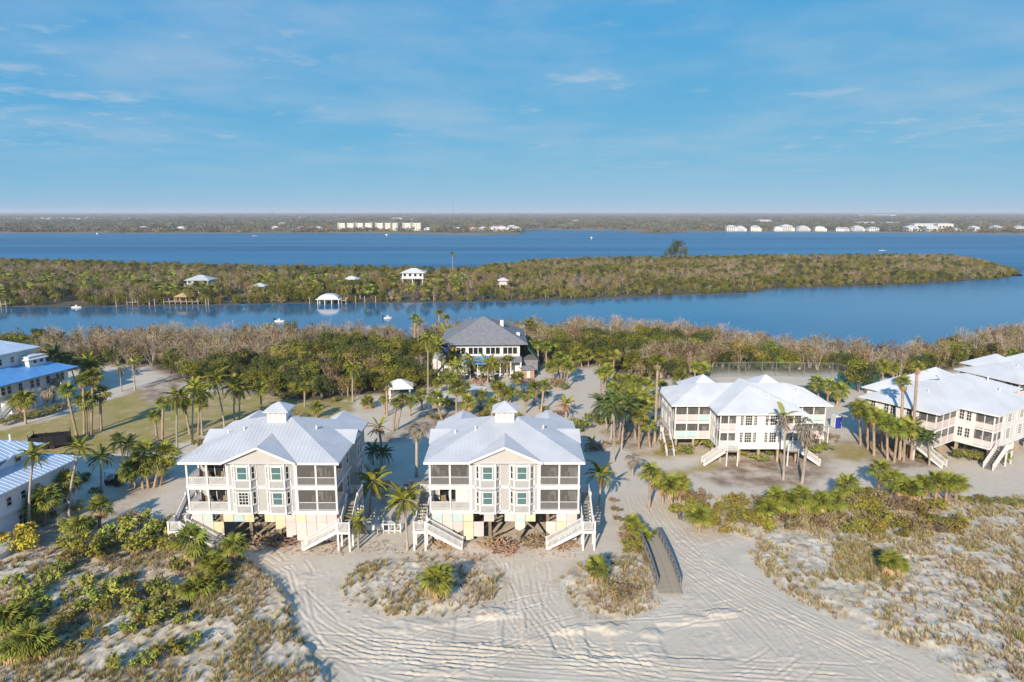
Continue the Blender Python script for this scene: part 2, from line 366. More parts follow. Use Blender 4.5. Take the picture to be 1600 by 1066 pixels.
def build_ground():
    xs = spaced([(-900,-300,60),(-300,-130,8),(-130,-46,.8),(-46,46,.135),(46,130,.8),(130,300,8),(300,1000,60)])
    ys = spaced([(-120,30,25),(30,46,1.5),(46,73,.13),(73,76,.3),(76,150,.6),(150,262,3)])
    X, Y = np.meshgrid(xs, ys, indexing='ij')
    near = (Y > 40) & (Y < 160) & (np.abs(X) < 150)
    Z = np.zeros_like(X); Z[near] = relief(X[near], Y[near])
    def splat(Qs, dep, rut):
        q = Qs[(Qs[:,1] > 46) & (Qs[:,1] < 84) & (np.abs(Qs[:,0]) < 47)]
        if len(q) == 0: return
        dd = {}
        for qx, qy in q:
            i0, i1 = np.searchsorted(xs, (qx-.75, qx+.75)); j0, j1 = np.searchsorted(ys, (qy-.75, qy+.75))
            d = np.hypot(X[i0:i1,j0:j1]-qx, Y[i0:i1,j0:j1]-qy)
            T[i0:i1,j0:j1] = np.minimum(T[i0:i1,j0:j1], d)
    grade = np.ones_like(X)
    for k in Z_DUNE: 
        s = sdist(X[near], Y[near], Z_DUNE[k]); g = grade[near]; g *= 1 - sstep(-.6, .3, s); grade[near] = g
    for (a, b, rx, ry) in SCRAPE:
        p = G(a, b); e = sstep(1.0, .85, np.maximum(np.abs((X-p.x)/rx), np.abs((Y-p.y)/ry)) + (vnoise(X, Y, .7, 4)-.5)*.12)
        Z += -.14*e*grade - e*grade*Z*.5
    for Q, dep, rut in TRK:
        T = np.full_like(X, 9.0); splat(Q, dep, rut)
        brk = 1.2*sstep(.36, .62, vnoise(X, Y, 2.8, int(abs(Q[0,0])*10) % 90, 3))
        Z += grade * brk * (-dep*np.exp(-(T/rut)**2) + .7*dep*np.exp(-((T-.24)/.085)**2))
    near2 = (Y > 46) & (Y < 77); n3 = np.zeros_like(X); n3[near2] = (vnoise(X[near2], Y[near2], .38, 140, 3)-.5)*.10*sstep(.42, .62, vnoise(X[near2], Y[near2], 3.5, 150)); Z += n3*grade
    for (a, b, rx, ry, h) in MOUND:
        p = G(a, b); r = np.sqrt(((X-p.x)/rx)**2 + ((Y-p.y)/ry)**2) + (vnoise(X, Y, .6, 12)-.5)*1.1
        Z += .40*h*sstep(1.25, .35, r)
    sh = shore_y(X); Z -= 1.4*sstep(-3, 4, Y - sh); Z = np.where(Y - sh > 3, -1.3, Z)
    nx, ny = len(xs), len(ys)
    idx = np.arange(nx*ny).reshape(nx, ny)
    F = np.stack([idx[:-1,:-1], idx[1:,:-1], idx[1:,1:], idx[:-1,1:]], -1).reshape(-1, 4)
    Vv = np.stack([X, Y, Z], -1).reshape(-1, 3)
    wob = (vnoise(X, Y, 5, 61) - .5) * 5 + (vnoise(X, Y, 1.1, 66) - .5) * 1.6
    lawn = np.zeros_like(X); dirt = np.zeros_like(X); road = np.zeros_like(X); dune = np.zeros_like(X)
    for p in Z_LAWN: lawn = np.maximum(lawn, sstep(-1.2, 1.2, sdist(X, Y, p) + wob*.7))
    for p in Z_DIRT: dirt = np.maximum(dirt, sstep(-2.0, 2.0, sdist(X, Y, p) + wob))
    for p in Z_ROAD: road = np.maximum(road, sstep(-.7, .7, sdist(X, Y, p) + wob*.25))
    for k in Z_DUNE: dune = np.maximum(dune, sstep(-.9, .9, sdist(X, Y, Z_DUNE[k]) + wob*.75))
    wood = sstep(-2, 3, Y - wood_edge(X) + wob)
    me = arr_mesh('ground', Vv, F, ground_mat())
    for nme, a in (('lawn', lawn), ('dirt', dirt), ('road', road), ('dune', dune), ('wood', wood)):
        at = me.attributes.new(nme, 'FLOAT', 'POINT'); at.data.foreach_set('value', a.astype(np.float32).ravel())
    me.polygons.foreach_set('use_smooth', [True]*len(me.polygons))
    global GX, GY, GZ; GX, GY, GZ = xs, ys, Z
    return tag(link('ground', me), kind='structure')
def gz(x, y):
    i = min(max(np.searchsorted(GX, x), 1), len(GX)-1); j = min(max(np.searchsorted(GY, y), 1), len(GY)-1)
    return float(min(GZ[i,j], GZ[i-1,j], GZ[i,j-1], GZ[i-1,j-1]))
WE = [(-400,612),(0,600),(60,590),(130,575),(180,572),(235,575),(270,590),(320,602),(380,612),(430,622),(500,628),(540,622),(600,617),(650,612),(700,600),(760,585),(830,575),(870,572),(900,578),(935,572),(960,582),(1010,600),(1060,592),(1120,582),(1300,582),(1400,592),(1480,580),(1520,568),(1700,580),(2100,580)]
WEX = np.array([G(a,b).x for a,b in WE]); WEY = np.array([G(a,b).y for a,b in WE])
o_ = np.argsort(WEX); WEX, WEY = WEX[o_], WEY[o_]
def wood_edge(x): return np.interp(x, WEX, WEY)
def ground_mat():
    m = bpy.data.materials.new('sandy_ground'); m.use_nodes = True; t = m.node_tree; L = t.links.new
    p = t.nodes['Principled BSDF']; p.inputs['Roughness'].default_value = .92; p.inputs['Specular IOR Level'].default_value = .15
    tc = N(t, 'ShaderNodeTexCoord')
    def noise(sc_, det=5, st=None, rough=.6):
        v = tc.outputs['Object']
        if st: mp = N(t, 'ShaderNodeMapping'); mp.inputs['Scale'].default_value = st; mp.inputs['Rotation'].default_value = (0,0,R(-25)); L(v, mp.inputs[0]); v = mp.outputs[0]
        n = N(t, 'ShaderNodeTexNoise'); n.inputs['Scale'].default_value = sc_; n.inputs['Detail'].default_value = det; n.inputs['Roughness'].default_value = rough
        L(v, n.inputs['Vector']); return n.outputs[0]
    def rng(src, a, b, lo=0., hi=1.):
        r = N(t, 'ShaderNodeMapRange'); r.inputs[1].default_value = a; r.inputs[2].default_value = b; r.inputs[3].default_value = lo; r.inputs[4].default_value = hi
        L(src, r.inputs[0]); return r.outputs[0]
    def mul(a, b):
        r = N(t, 'ShaderNodeMath', operation='MULTIPLY'); L(a, r.inputs[0])
        if isinstance(b, float): r.inputs[1].default_value = b
        else: L(b, r.inputs[1])
        return r.outputs[0]
    def mix(f, a, b):
        r = N(t, 'ShaderNodeMix', data_type='RGBA')
        if isinstance(f, float): r.inputs[0].default_value = f
        else: L(f, r.inputs[0])
        for k, c in ((6, a), (7, b)):
            if isinstance(c, tuple): r.inputs[k].default_value = (*c, 1)
            else: L(c, r.inputs[k])
        return r.outputs[2]
    def att(n): a = N(t, 'ShaderNodeAttribute'); a.attribute_name = n; return a.outputs['Fac']
    sand = mix(rng(noise(.25), .35, .65), (.57,.505,.41), (.50,.435,.345))
    sand = mix(rng(noise(2.2, 6), .40, .75, 0., .6), sand, (.62,.565,.48))
    sand = mix(rng(noise(9, 4), .58, .75, 0., .35), sand, (.38,.33,.265))
    yard = mix(rng(noise(.12, 5), .45, .62), sand, (.47,.38,.285))
    c = mix(rng(noise(.09, 4), .5, .7, 0., .6), sand, yard)
    dn = mix(rng(noise(.8, 6, (1.0,.45,1)), .42, .60), (.58,.53,.45), (.45,.375,.265))
    dn = mix(rng(noise(3.0, 5, (1.4,.6,1)), .50, .66, 0., .75), dn, (.28,.235,.15))
    c = mix(att('dune'), c, dn)
    dr = mix(rng(noise(.6, 6), .35, .65), (.30,.215,.15), (.20,.145,.10))
    c = mix(mul(att('dirt'), rng(noise(.35, 6), .30, .58)), c, dr)
    c = mix(mul(att('road'), .75), c, mix(rng(noise(1.2, 6), .35, .7), (.50,.435,.35), (.57,.505,.42)))
    gr = mix(rng(noise(.22, 6), .38, .62), (.29,.25,.07), (.40,.30,.145))
    gr = mix(rng(noise(3, 5), .5, .75, 0., .6), gr, (.15,.16,.045))
    c = mix(mul(att('lawn'), rng(noise(.5, 6), .25, .45)), c, gr)
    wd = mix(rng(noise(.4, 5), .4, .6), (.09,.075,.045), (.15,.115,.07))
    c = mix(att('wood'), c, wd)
    L(c, p.inputs['Base Color'])
    b1 = N(t, 'ShaderNodeBump'); b1.inputs['Strength'].default_value = .5; b1.inputs['Distance'].default_value = .06; L(noise(3.5, 6), b1.inputs['Height'])
    b2 = N(t, 'ShaderNodeBump'); b2.inputs['Strength'].default_value = .35; b2.inputs['Distance'].default_value = .03; L(noise(14, 3), b2.inputs['Height']); L(b1.outputs[0], b2.inputs['Normal'])
    L(b2.outputs[0], p.inputs['Normal'])
    return m
build_ground()

# ------------------------------------------------------------------ water, islet, mainland
WZ = -0.45
def water_mat():
    m = bpy.data.materials.new('bay_water'); m.use_nodes = True; t = m.node_tree; L = t.links.new
    p = t.nodes['Principled BSDF']; p.inputs['Roughness'].default_value = .09; p.inputs['IOR'].default_value = 1.33
    tc = N(t, 'ShaderNodeTexCoord')
    n0 = N(t, 'ShaderNodeTexNoise'); n0.inputs['Scale'].default_value = .012; n0.inputs['Detail'].default_value = 5
    mp = N(t, 'ShaderNodeMapping'); mp.inputs['Scale'].default_value = (.07,1,1); L(tc.outputs['Object'], mp.inputs[0]); L(mp.outputs[0], n0.inputs['Vector'])
    mx = N(t, 'ShaderNodeMix', data_type='RGBA'); mx.inputs[6].default_value = (.008,.090,.200,1); mx.inputs[7].default_value = (.030,.160,.300,1)
    mr = N(t, 'ShaderNodeMapRange'); mr.inputs[1].default_value = .4; mr.inputs[2].default_value = .6; L(n0.outputs[0], mr.inputs[0]); L(mr.outputs[0], mx.inputs[0]); L(mx.outputs[2], p.inputs['Base Color'])
    n = N(t, 'ShaderNodeTexNoise'); n.inputs['Scale'].default_value = .55; n.inputs['Detail'].default_value = 6; L(tc.outputs['Object'], n.inputs['Vector'])
    # the open bay is ruffled, the sheltered channel is calmer
    sp = N(t, 'ShaderNodeSeparateXYZ'); L(tc.outputs['Object'], sp.inputs[0])
    ro = N(t, 'ShaderNodeMapRange'); ro.inputs[1].default_value = 280; ro.inputs[2].default_value = 420; ro.inputs[3].default_value = .07; ro.inputs[4].default_value = 1.0; L(sp.outputs[1], ro.inputs[0])
    rr_ = N(t, 'ShaderNodeMapRange'); rr_.inputs[1].default_value = 260; rr_.inputs[2].default_value = 460; rr_.inputs[3].default_value = .07; rr_.inputs[4].default_value = .38; L(sp.outputs[1], rr_.inputs[0]); L(rr_.outputs[0], p.inputs['Roughness']); p.inputs['Specular IOR Level'].default_value = .36
    b = N(t, 'ShaderNodeBump'); L(ro.outputs[0], b.inputs['Strength']); b.inputs['Distance'].default_value = .35; L(n.outputs[0], b.inputs['Height']); L(b.outputs[0], p.inputs['Normal'])
    return m
tag(MB().add([(-26000,120,WZ),(26000,120,WZ),(26000,25500,WZ),(-26000,25500,WZ)], [(0,1,2,3)]).build('water', water_mat()), kind='structure')
ISL_N = [(-500,486),(-150,482),(0,479),(120,479),(200,478),(320,477),(470,474),(640,473),(800,471),(900,468),(1000,464),(1100,460),(1180,457),(1200,452),(1300,449),(1400,446),(1500,440),(1570,435),(1597,429)]
ISL_F = [(1600,420),(1590,413),(1550,403),(1500,394),(1400,393),(1200,394),(1000,397),(900,398),(830,401),(780,406),(740,414),(690,415),(600,413),(400,411),(200,406),(100,403),(0,401),(-200,400),(-600,398)]
ISL = [tuple(G(a,b,WZ)[:2]) for a,b in ISL_N] + [tuple(G(a,b,4.0)[:2]) for a,b in ISL_F]
M['islesoil'] = mat('islet_soil', (.07,.06,.03), (.11,.09,.05), .9, .05, coords='Object')
MB().prism(ISL, -1.2, -.38).build('islet', M['islesoil'])['kind'] = 'structure'
ML = [(-1500,365),(-300,365),(0,364.6),(300,365),(500,364.5),(600,364.5),(690,366.5),(760,367.5),(812,366),(820,361.5),(860,359.5),(950,360),(985,363),(1030,365.5),(1065,363.5),(1130,362.5),(1300,363.5),(1500,364.5),(1600,367),(1900,367),(3000,367)]
ML_P = [tuple(G(a,b,WZ)[:2]) for a,b in ML]
M['mainsoil'] = mat('mainland_soil', (.125,.115,.075), (.17,.15,.105), .95, .004, coords='Object')
MB().add([(x,y,.3) for x,y in ML_P] + [(x,y,-1.2) for x,y in ML_P] + [(25000,25000,.3),(-25000,25000,.3)],
   [tuple(range(len(ML_P))) + (2*len(ML_P), 2*len(ML_P)+1)] + [(i+len(ML_P), i+1+len(ML_P), i+1, i) for i in range(len(ML_P)-1)]).build('mainland_terrain', M['mainsoil'])['kind'] = 'structure'
MLX = np.array([p[0] for p in ML_P]); MLY = np.array([p[1] for p in ML_P])

# ------------------------------------------------------------------ building kit
def rib_lines(poly, step):
    """lines down the slope of a plane polygon, for standing seams"""
    P = [Vector(p) for p in poly]; n = (P[1]-P[0]).cross(P[2]-P[0]).normalized()
    if n.z < 0: n = -n
    g = Vector((n.x, n.y, 0))
    if g.length < .02: return [], n
    g.normalize(); c = Vector((-g.y, g.x, 0)); out = []
    us = [p.dot(c) for p in P]; u = min(us) + step*.5
    while u < max(us):
        hit = []
        for i in range(len(P)):
            a, b = us[i], us[(i+1) % len(P)]
            if (a-u)*(b-u) < 0: hit.append(P[i].lerp(P[(i+1) % len(P)], (u-a)/(b-a)))
        if len(hit) == 2 and (hit[0]-hit[1]).length > .3: out.append(hit)
        u += step
    return out, n
def roof(parent, planes, m, name='roof', th=.16, seam=.45, mats=None, rw=.03):
    mb = MB()
    for i, pl in enumerate(planes): mb.slab(pl, th, mats[i] if mats else 0)
    o = mb.build(name, m, parent)
    if seam:
        rb = MB()
        for pl in planes:
            ls, n = rib_lines(pl, seam)
            for a, b in ls: rb.beam(a + n*.004, b + n*.004, rw, rw)
        s = rb.build('seam', m if not isinstance(m, list) else m[0], o); s['kind'] = 'stuff'
    return o
def hip(x0, x1, y0, y1, z, sl):
    w, d = x1-x0, y1-y0; h = min(w, d)/2
    zr = z + h*sl
    if w >= d: a, b = (x0+h, (y0+y1)/2, zr), (x1-h, (y0+y1)/2, zr)
    else: a, b = ((x0+x1)/2, y0+h, zr), ((x0+x1)/2, y1-h, zr)
    A, B, C_, D = (x0,y0,z), (x1,y0,z), (x1,y1,z), (x0,y1,z)
    if abs(w-d) < .01: return [[A,B,a],[B,C_,a],[C_,D,a],[D,A,a]]
    if w >= d: return [[A,B,b,a],[B,C_,b],[C_,D,a,b],[D,A,a]]
    return [[A,B,a],[B,C_,b,a],[C_,D,b],[D,A,a,b]]
WIN = {}
def window(parent, x, y, z, w, h, rz=0, glass='teal', bars=(1, 2), name='window'):
    """window facing -Y in its own frame, sill centre at (x,y,z): frame with pane and glazing bars"""
    k = (round(w,2), round(h,2), glass, bars)
    if k not in WIN:
        f = MB(); t = .1
        f.box(-w/2-t, w/2+t, -.07, .02, -t, 0).box(-w/2-t, w/2+t, -.07, .02, h, h+t).box(-w/2-t, -w/2, -.06, .02, 0, h).box(w/2, w/2+t, -.06, .02, 0, h)
        f.box(-w/2-t-.05, w/2+t+.05, -.11, .02, -t-.06, -t+.01)
        for i in range(1, bars[0]): xx = -w/2 + w*i/bars[0]; f.box(xx-.025, xx+.025, -.045, .0, 0, h)
        for i in range(1, bars[1]): zz = h*i/bars[1]; f.box(-w/2, w/2, -.05, .0, zz-.03, zz+.03)
        p = MB().box(-w/2, w/2, -.02, .005, 0, h)
        WIN[k] = (f.mesh('window', M['white']), p.mesh('pane', M[glass]))
    o = link(name, WIN[k][0], parent, (x,y,z), rz); link('pane', WIN[k][1], o)
    return o
def railing(parent, a, b, h=1.0, m='white', sp=.14, name='railing', posts=False):
    a, b = Vector(a), Vector(b); mb = MB(); up = Vector((0,0,1)); n = max(2, int((b-a).length/sp))
    mb.beam(a+up*h, b+up*h, .09, .06).beam(a+up*.12, b+up*.12, .05, .06)
    for i in range(1, n): p = a.lerp(b, i/n); mb.beam(p+up*.12, p+up*h, .065, .04)
    if posts:
        for p in (a, b): mb.beam(p, p+up*(h+.12), .11, .11)
    return mb.build(name, M[m] if isinstance(m, str) else m, parent)
def flight(parent, a, b, w, m='white', tm='deck'):
    """stair flight from top centre a to foot centre b"""
    a, b = Vector(a), Vector(b); d = b-a; hd = Vector((d.x, d.y, 0)).normalized(); s = Vector((-hd.y, hd.x, 0))
    mb = MB()
    for k in (-1, 1): mb.beam(a+s*k*w/2-Vector((0,0,.12)), b+s*k*w/2+Vector((0,0,.02)), .07, .3)
    st = mb.build('stair', M[m], parent); n = max(3, int(abs(d.z)/.19)); ang = math.atan2(hd.y, hd.x)
    tm_ = MB().box(-.15, .15, -w/2+.04, w/2-.04, -.025, .025).mesh('tread', M[tm])
    for i in range(n): link('tread', tm_, st, a.lerp(b, (i+.5)/n) + Vector((0,0,.02)), ang)
    for k in (-1, 1):
        railing(st, a+s*k*w/2, b+s*k*w/2, .95, m, .15, posts=True)
    return st
def pilings(parent, xs, ys, z1, m='wood', w=.3, brace=True, rnd=None):
    me = MB().box(-w/2, w/2, -w/2, w/2, -.6, z1).mesh('piling', M[m])
    for x in xs:
        for y in ys: link('piling', me, parent, (x, y, 0))
    if brace:
        r = random.Random(7)
        for y in ys[:2]:
            for i in range(len(xs)-1):
                if r.random() < .7:
                    s = r.random() < .5
                    MB().beam((xs[i], y-.18, .4 if s else z1-.5), (xs[i+1], y-.18, z1-.5 if s else .4), .08, .2).build('brace', M[m], parent)
def gable_planes(x, hw, ze, zr, y0, yr, ye):
    """a gable facing -Y: ridge at x from y0 back to yr, eaves from y0 back to ye"""
    return [[(x-hw,y0,ze),(x,y0,zr),(x,yr,zr),(x-hw,ye,ze)][::-1], [(x+hw,y0,ze),(x+hw,ye,ze),(x,yr,zr),(x,y0,zr)][::-1]]

# ------------------------------------------------------------------ the two grey stilt houses
def grey_house(label, x, y, rz, var):
    t = thing('stilt_house', label, 'house', (x, y, 0), rz, 'grey stilt houses on the dune')
    F1, F2, ZT, XL, XR, HW, PD, DP = 3.9, 6.85, 9.72, -3.75, 3.85, 8.4, 3.0, 14.0
    w = MB().box(XL, XR, 0, DP, F1, ZT).box(-HW, XL, PD, DP, F1, ZT).box(XR, HW, PD, DP, F1, ZT)
    w.build('wall', M['greige'], t)
    # bands
    for z0, z1, nm in ((F1-.3, F1+.08, 'floor_band'), (F2-.22, F2+.10, 'floor_band')):
        b = MB().box(XL, XR, -.07, -.003, z0, z1)
        for s, xa, xb in ((-1, -HW, XL), (1, XR, HW)):
            b.box(xa-(.06 if s < 0 else 0), xb+(.06 if s > 0 else 0), -.08, .10, z0, z1)
            xo = -HW if s < 0 else HW
            b.box(min(xo, xo+s*.07), max(xo, xo+s*.07), .10, DP, z0, z1)
        b.build(nm, M['white'], t)
    # porches
    for s, xa, xb in ((-1, -HW, XL), (1, XR, HW)):
        for lv, F in enumerate((F1, F2)):
            box('porch_floor', xa+.02, xb-.02, .10, PD, F-.2, F, M['deck'], t)
            zt = F2-.22 if lv == 0 else ZT
            xm = (xa+xb)/2; xo, xi = (xa, xb) if s < 0 else (xb, xa)
            for px_ in (xo - s*.09, xm, xi + s*.09): box('porch_post', px_-.1, px_+.1, 0, .18, F+.08, zt, M['white'], t)
            box('porch_post', xo-.09-s*.09, xo+.09-s*.09, PD-.2, PD-.02, F+.08, zt, M['white'], t)
            box('porch_header', xa, xb, .003, .16, zt-.18, zt, M['white'], t)
            for p, q in ((xa+.15, xm-.1), (xm+.1, xb-.15)): railing(t, (p, .09, F+.05), (q, .09, F+.05), 1.0, 'white', .12)
            railing(t, (xo-s*.09, .2, F+.05), (xo-s*.09, PD-.2, F+.05), 1.0, 'white', .14)
            open_ = (var == 1 and s < 0) or (var == 2 and s < 0 and lv == 0)
            if not open_:
                for p, q in ((xa+.19, xm-.1), (xm+.1, xb-.19)): box('screen', p, q, .055, .065, F+.2, zt-.18, M['screen'], t)
                box('screen', xo-s*.09-.005, xo-s*.09+.005, .19, PD-.2, F+.2, zt-.18, M['screen'], t)
            # sliding doors in the back wall of the porch
            d0 = xm-1.5 if s < 0 else xm-1.9
            fr = MB().box(d0-.1, d0, PD-.07, PD, F, F+2.25).box(d0+3.2, d0+3.3, PD-.07, PD, F, F+2.25).box(d0, d0+3.2, PD-.07, PD, F+2.15, F+2.25).box(d0+1.05, d0+1.12, PD-.07, PD, F, F+2.15).box(d0+2.1, d0+2.17, PD-.07, PD, F, F+2.15).build('sliding_door', M['white'], t)
            for k in range(3): box('pane', d0+.03+k*1.065, d0+1.03+k*1.065, PD-.04, PD-.015, F+.05, F+2.15, M['glass'], fr)
            # a chair or two on the porch: part of the furnished porch, each its own thing is too small; curtains
            if s > 0: box('curtain', d0+1.2, d0+1.75, PD-.11, PD-.08, F+.05, F+2.1, M['inner'], t)
    if var == 2:
        box('plywood_sheet', XL-1.75, XL-.25, .30, .34, F1+1.0, F2-.3, M['p_white'], t)
    # bay windows
    for bi, cx in enumerate((-1.85, 1.95)):
        for lv, F in enumerate((F1, F2)):
            z0, z1 = F-.12, (F2-.22 if lv == 0 else ZT)
            pl = [(cx-1.35, 0), (cx-.85, -.6), (cx+.85, -.6), (cx+1.35, 0)]
            MB().prism(pl, z0, z1).build('bay_wall', M['grey'], t)
            tr = MB()
            for (ax, ay), (bx, by) in zip(pl[:-1], pl[1:]):
                o = .03
                for zz, hh in ((z0+.1, .2), (F+.93, .12), (z1-.22, .14)): tr.beam((ax, ay-o, zz), (bx, by-o, zz), .06, hh)
            for ax, ay in pl: tr.box(ax-.08, ax+.08, ay-.07, ay+.02, z0, z1-.02)
            tr.build('bay_trim', M['white'], t)
            gl = 'glass' if (var == 1 and lv == 0 and bi == 0) else 'teal'
            window(t, cx, -.61, F+1.08, 1.0, 1.4, 0, gl, (3, 4) if gl == 'glass' else (1, 2))
            an = math.atan2(.6, .5)
            window(t, cx-1.1, -.315, F+1.08, .34, 1.4, -an, 'glass', (1, 2)); window(t, cx+1.1, -.315, F+1.08, .34, 1.4, an, 'glass', (1, 2))
    # corner boards on the centre block
    for xc in (XL+.065, XR-.065): box('corner_board', xc-.075, xc+.075, -.04, -.003, F1, ZT-.06, M['white'], t)
    # side walls: bay with windows, plain windows
    for s in (-1, 1):
        xo = s*HW
        MB().prism([(xo, 6.4), (xo+s*.7, 6.9), (xo+s*.7, 9.1), (xo, 9.6)][::s], F1-.1, ZT).build('bay_wall', M['grey'], t)
        for zz in (F2-.2, F1-.15): box('bay_trim', min(xo+s*.6, xo+s*.76), max(xo+s*.6, xo+s*.76), 6.85, 9.15, zz, zz+.28, M['white'], t)
        for F in (F1, F2):
            window(t, xo+s*.71, 7.5, F+1.0, .7, 1.4, s*R(90), 'glass'); window(t, xo+s*.71, 8.5, F+1.0, .7, 1.4, s*R(90), 'glass')
            window(t, xo+s*.01, 4.8, F+1.0, .8, 1.4, s*R(90), 'glass'); window(t, xo+s*.01, 11.8, F+1.0, .9, 1.4, s*R(90), 'glass')
    # roof
    ZE, SL = 9.9, .395
    E = hip(-8.85, 8.85, -.6, 14.6, ZE, SL)
    roof(t, E, M['roof'])
    zr = 11.72; yr = -.6 + (zr-ZE)/SL
    gp = gable_planes(.05, 4.15, ZE, zr, -.95, yr, -.6)
    roof(t, [[(a, b, c+.03) for a, b, c in p] for p in gp], M['roof'], 'gable_roof')
    MB().add([(XL,-.56,ZT-.05),(XR,-.56,ZT-.05),(XR,-.56,9.95),(.05,-.56,11.6),(XL,-.56,9.95),(XL,.2,ZT-.05),(XR,.2,ZT-.05),(XR,.2,9.95),(.05,.2,11.6),(XL,.2,9.95)],
             [(0,1,2,3,4),(9,8,7,6,5),(0,5,6,1),(1,6,7,2),(2,7,8,3),(3,8,9,4),(4,9,5,0)]).build('gable_wall', M['beige'], t)
    rk = MB()
    for s in (-1, 1): rk.beam((.05+s*4.17, -.975, ZE-.06), (.05, -.975, zr-.06), .06, .26)
    rk.build('rake_board', M['white'], t)
    box('soffit', -8.6, 8.6, -.5, 14.4, ZT+.004, ZT+.05, M['white'], t)
    fb = MB().box(-8.92, -4.2, -.66, -.605, ZE-.26, ZE-.01).box(4.3, 8.92, -.66, -.605, ZE-.26, ZE-.01).box(-8.92, -8.856, -.605, 14.6, ZE-.26, ZE-.01).box(8.856, 8.92, -.605, 14.6, ZE-.26, ZE-.01)
    fb.build('fascia', M['white'], t)
    for s in (-1, 1):
        # rear gable wings and small side gables
        z2 = 11.2; yb = 14.6-(z2-ZE)/SL
        pl = gable_planes(s*5.6, 2.5, ZE, z2, -15.2, -yb, -14.6)
        roof(t, [[(a, -b, c+.03) for a, b, c in p][::-1] for p in pl], M['roof'], 'gable_roof')
        z3 = 10.95; xr = 8.85-(z3-ZE)/SL
        q = []
        for k in (-1, 1):
            p = [(s*9.1, 8.0, z3), (s*9.1, 8.0+k*2.0, ZE+.03), (s*8.85, 8.0+k*2.0, ZE+.03), (s*xr, 8.0, z3)]
            q.append(p if (k*s < 0) else p[::-1])
        roof(t, q, M['roof'], 'gable_roof', seam=0)
        MB().add([(s*9.0, 6.3, ZE-.1), (s*9.0, 9.7, ZE-.1), (s*9.0, 8.0, z3-.17), (s*8.7, 6.3, ZE-.1), (s*8.7, 9.7, ZE-.1), (s*8.7, 8.0, z3-.17)],
                 [(0,1,2),(5,4,3),(0,3,4,1),(1,4,5,2),(2,5,3,0)]).build('gable_wall', M['white'], t)
    cu = MB().box(-1.12, 1.12, 5.88, 8.12, 12.2, 13.86).build('cupola', M['white'], t)
    for k in range(3): window(cu, -.66+k*.66, 5.87, 13.0, .42, .6, 0, 'inner', (1, 3), 'louvre')
    roof(cu, hip(-1.5, 1.5, 5.5, 8.5, 13.84, .6), M['roof'], 'cupola_roof', th=.12)
    for vx, vy in ((-3.4, 4.6), (4.6, 6.2), (-5.9, 6.0)): MB().tube([(vx,vy,10.6),(vx,vy,12.6+.0*vx)], [.11,.11], 8).build('vent_pipe', M['white'], t) if False else MB().tube([(vx, vy, ZE+SL*min(vy+.6, 8.85-abs(vx))-.05), (vx, vy, ZE+SL*min(vy+.6, 8.85-abs(vx))+.42)], [.12,.12], 8).build('vent_pipe', M['white'], t)
    # under the floor: joists, pilings, storm-torn panels
    box('underfloor', -HW+.05, HW-.05, .12, DP-.05, F1-.3, F1-.21, M['wood'], t)
    PX = [-8.1, -4.9, -1.65, 1.65, 4.9, 8.1]
    pilings(t, PX, [.45, 4.8, 9.2, 13.6], F1-.3, 'wood', .34)
    rr = random.Random(30+var)
    cols = ['p_cyan','p_pink','p_cyan','p_yellow','p_pink','p_pink','p_white','p_white','p_cyan','p_yellow','p_white','p_pink','p_white','p_pink'] if var == 2 else ['p_white','p_cyan','p_yellow','p_yellow','p_cyan','p_yellow','p_cyan','p_yellow','p_yellow','p_pink','p_yellow','p_pink','p_pink','p_pink']
    gap = {4, 6, 10, 11} if var == 2 else {2, 6}
    for i in range(14):
        x0 = -8.2+i*1.172
        if i not in gap: box('panel', x0+.02, x0+1.15, .16, .20, 2.55+rr.uniform(-.02,.02), 3.58, M[cols[i]], t)
    low = {2: {0:1, 1:1, 2:.6, 3:1, 4:.8, 8:.5, 11:.7, 12:1, 13:1}, 1: {0:.7, 1:.9, 2:1, 8:.4, 9:.8, 10:1, 11:1, 12:1, 13:1}}[var]
    for i, fr_ in low.items():
        x0 = -8.2+i*1.172; zb = 2.5-2.3*fr_
        a_, b_ = rr.uniform(0, .5), rr.uniform(0, .5)
        MB().add([(x0+.02,.22,2.5),(x0+1.15,.22,2.5),(x0+1.15,.22,zb+a_),(x0+.55,.22,zb+rr.uniform(0,.3)),(x0+.02,.22,zb+b_),(x0+.02,.26,2.5),(x0+1.15,.26,2.5),(x0+1.15,.26,zb+a_),(x0+.55,.26,zb),(x0+.02,.26,zb+b_)],
                 [(0,4,3,2,1),(5,6,7,8,9),(0,1,6,5),(1,2,7,6),(2,3,8,7),(3,4,9,8),(4,0,5,9)]).build('panel', M[rr.choice(['p_pink','p_pink','p_white','p_white','p_yellow'])], t)
    for s in (-1, 1):
        for k in range(9):
            if rr.random() < .6: box('panel', s*8.3-.02, s*8.3+.02, .6+k*1.45, 2.0+k*1.45, rr.choice((.3, 1.6, 2.4)), 3.58, M[rr.choice(['p_white','p_pink','p_white'])], t)
    box('storage_wall', -6.5, 6.5, 11.0, 11.15, .0, F1-.3, M['p_white'], t)
    # side decks and stairs
    for s in (-1, 1):
        X = lambda v: s*v
        def bx(nm, a, b, *r_): return box(nm, min(X(a), X(b)), max(X(a), X(b)), *r_)
        bx('deck', 8.5, 10.1, 2.6, 5.2, F1-.16, F1-.02, M['deck'], t)
        for (px_, py_) in ((10.0, 2.7), (10.0, 5.1), (8.65, 5.1)): bx('deck_post', px_-.09, px_+.09, py_-.09, py_+.09, -.4, F1+1.1, M['white'], t)
        railing(t, (X(10.0), 2.8, F1), (X(10.0), 5.0, F1), 1.0, 'white', .14)
        railing(t, (X(10.0), 5.1, F1), (X(8.7), 5.1, F1), 1.0, 'white', .14)
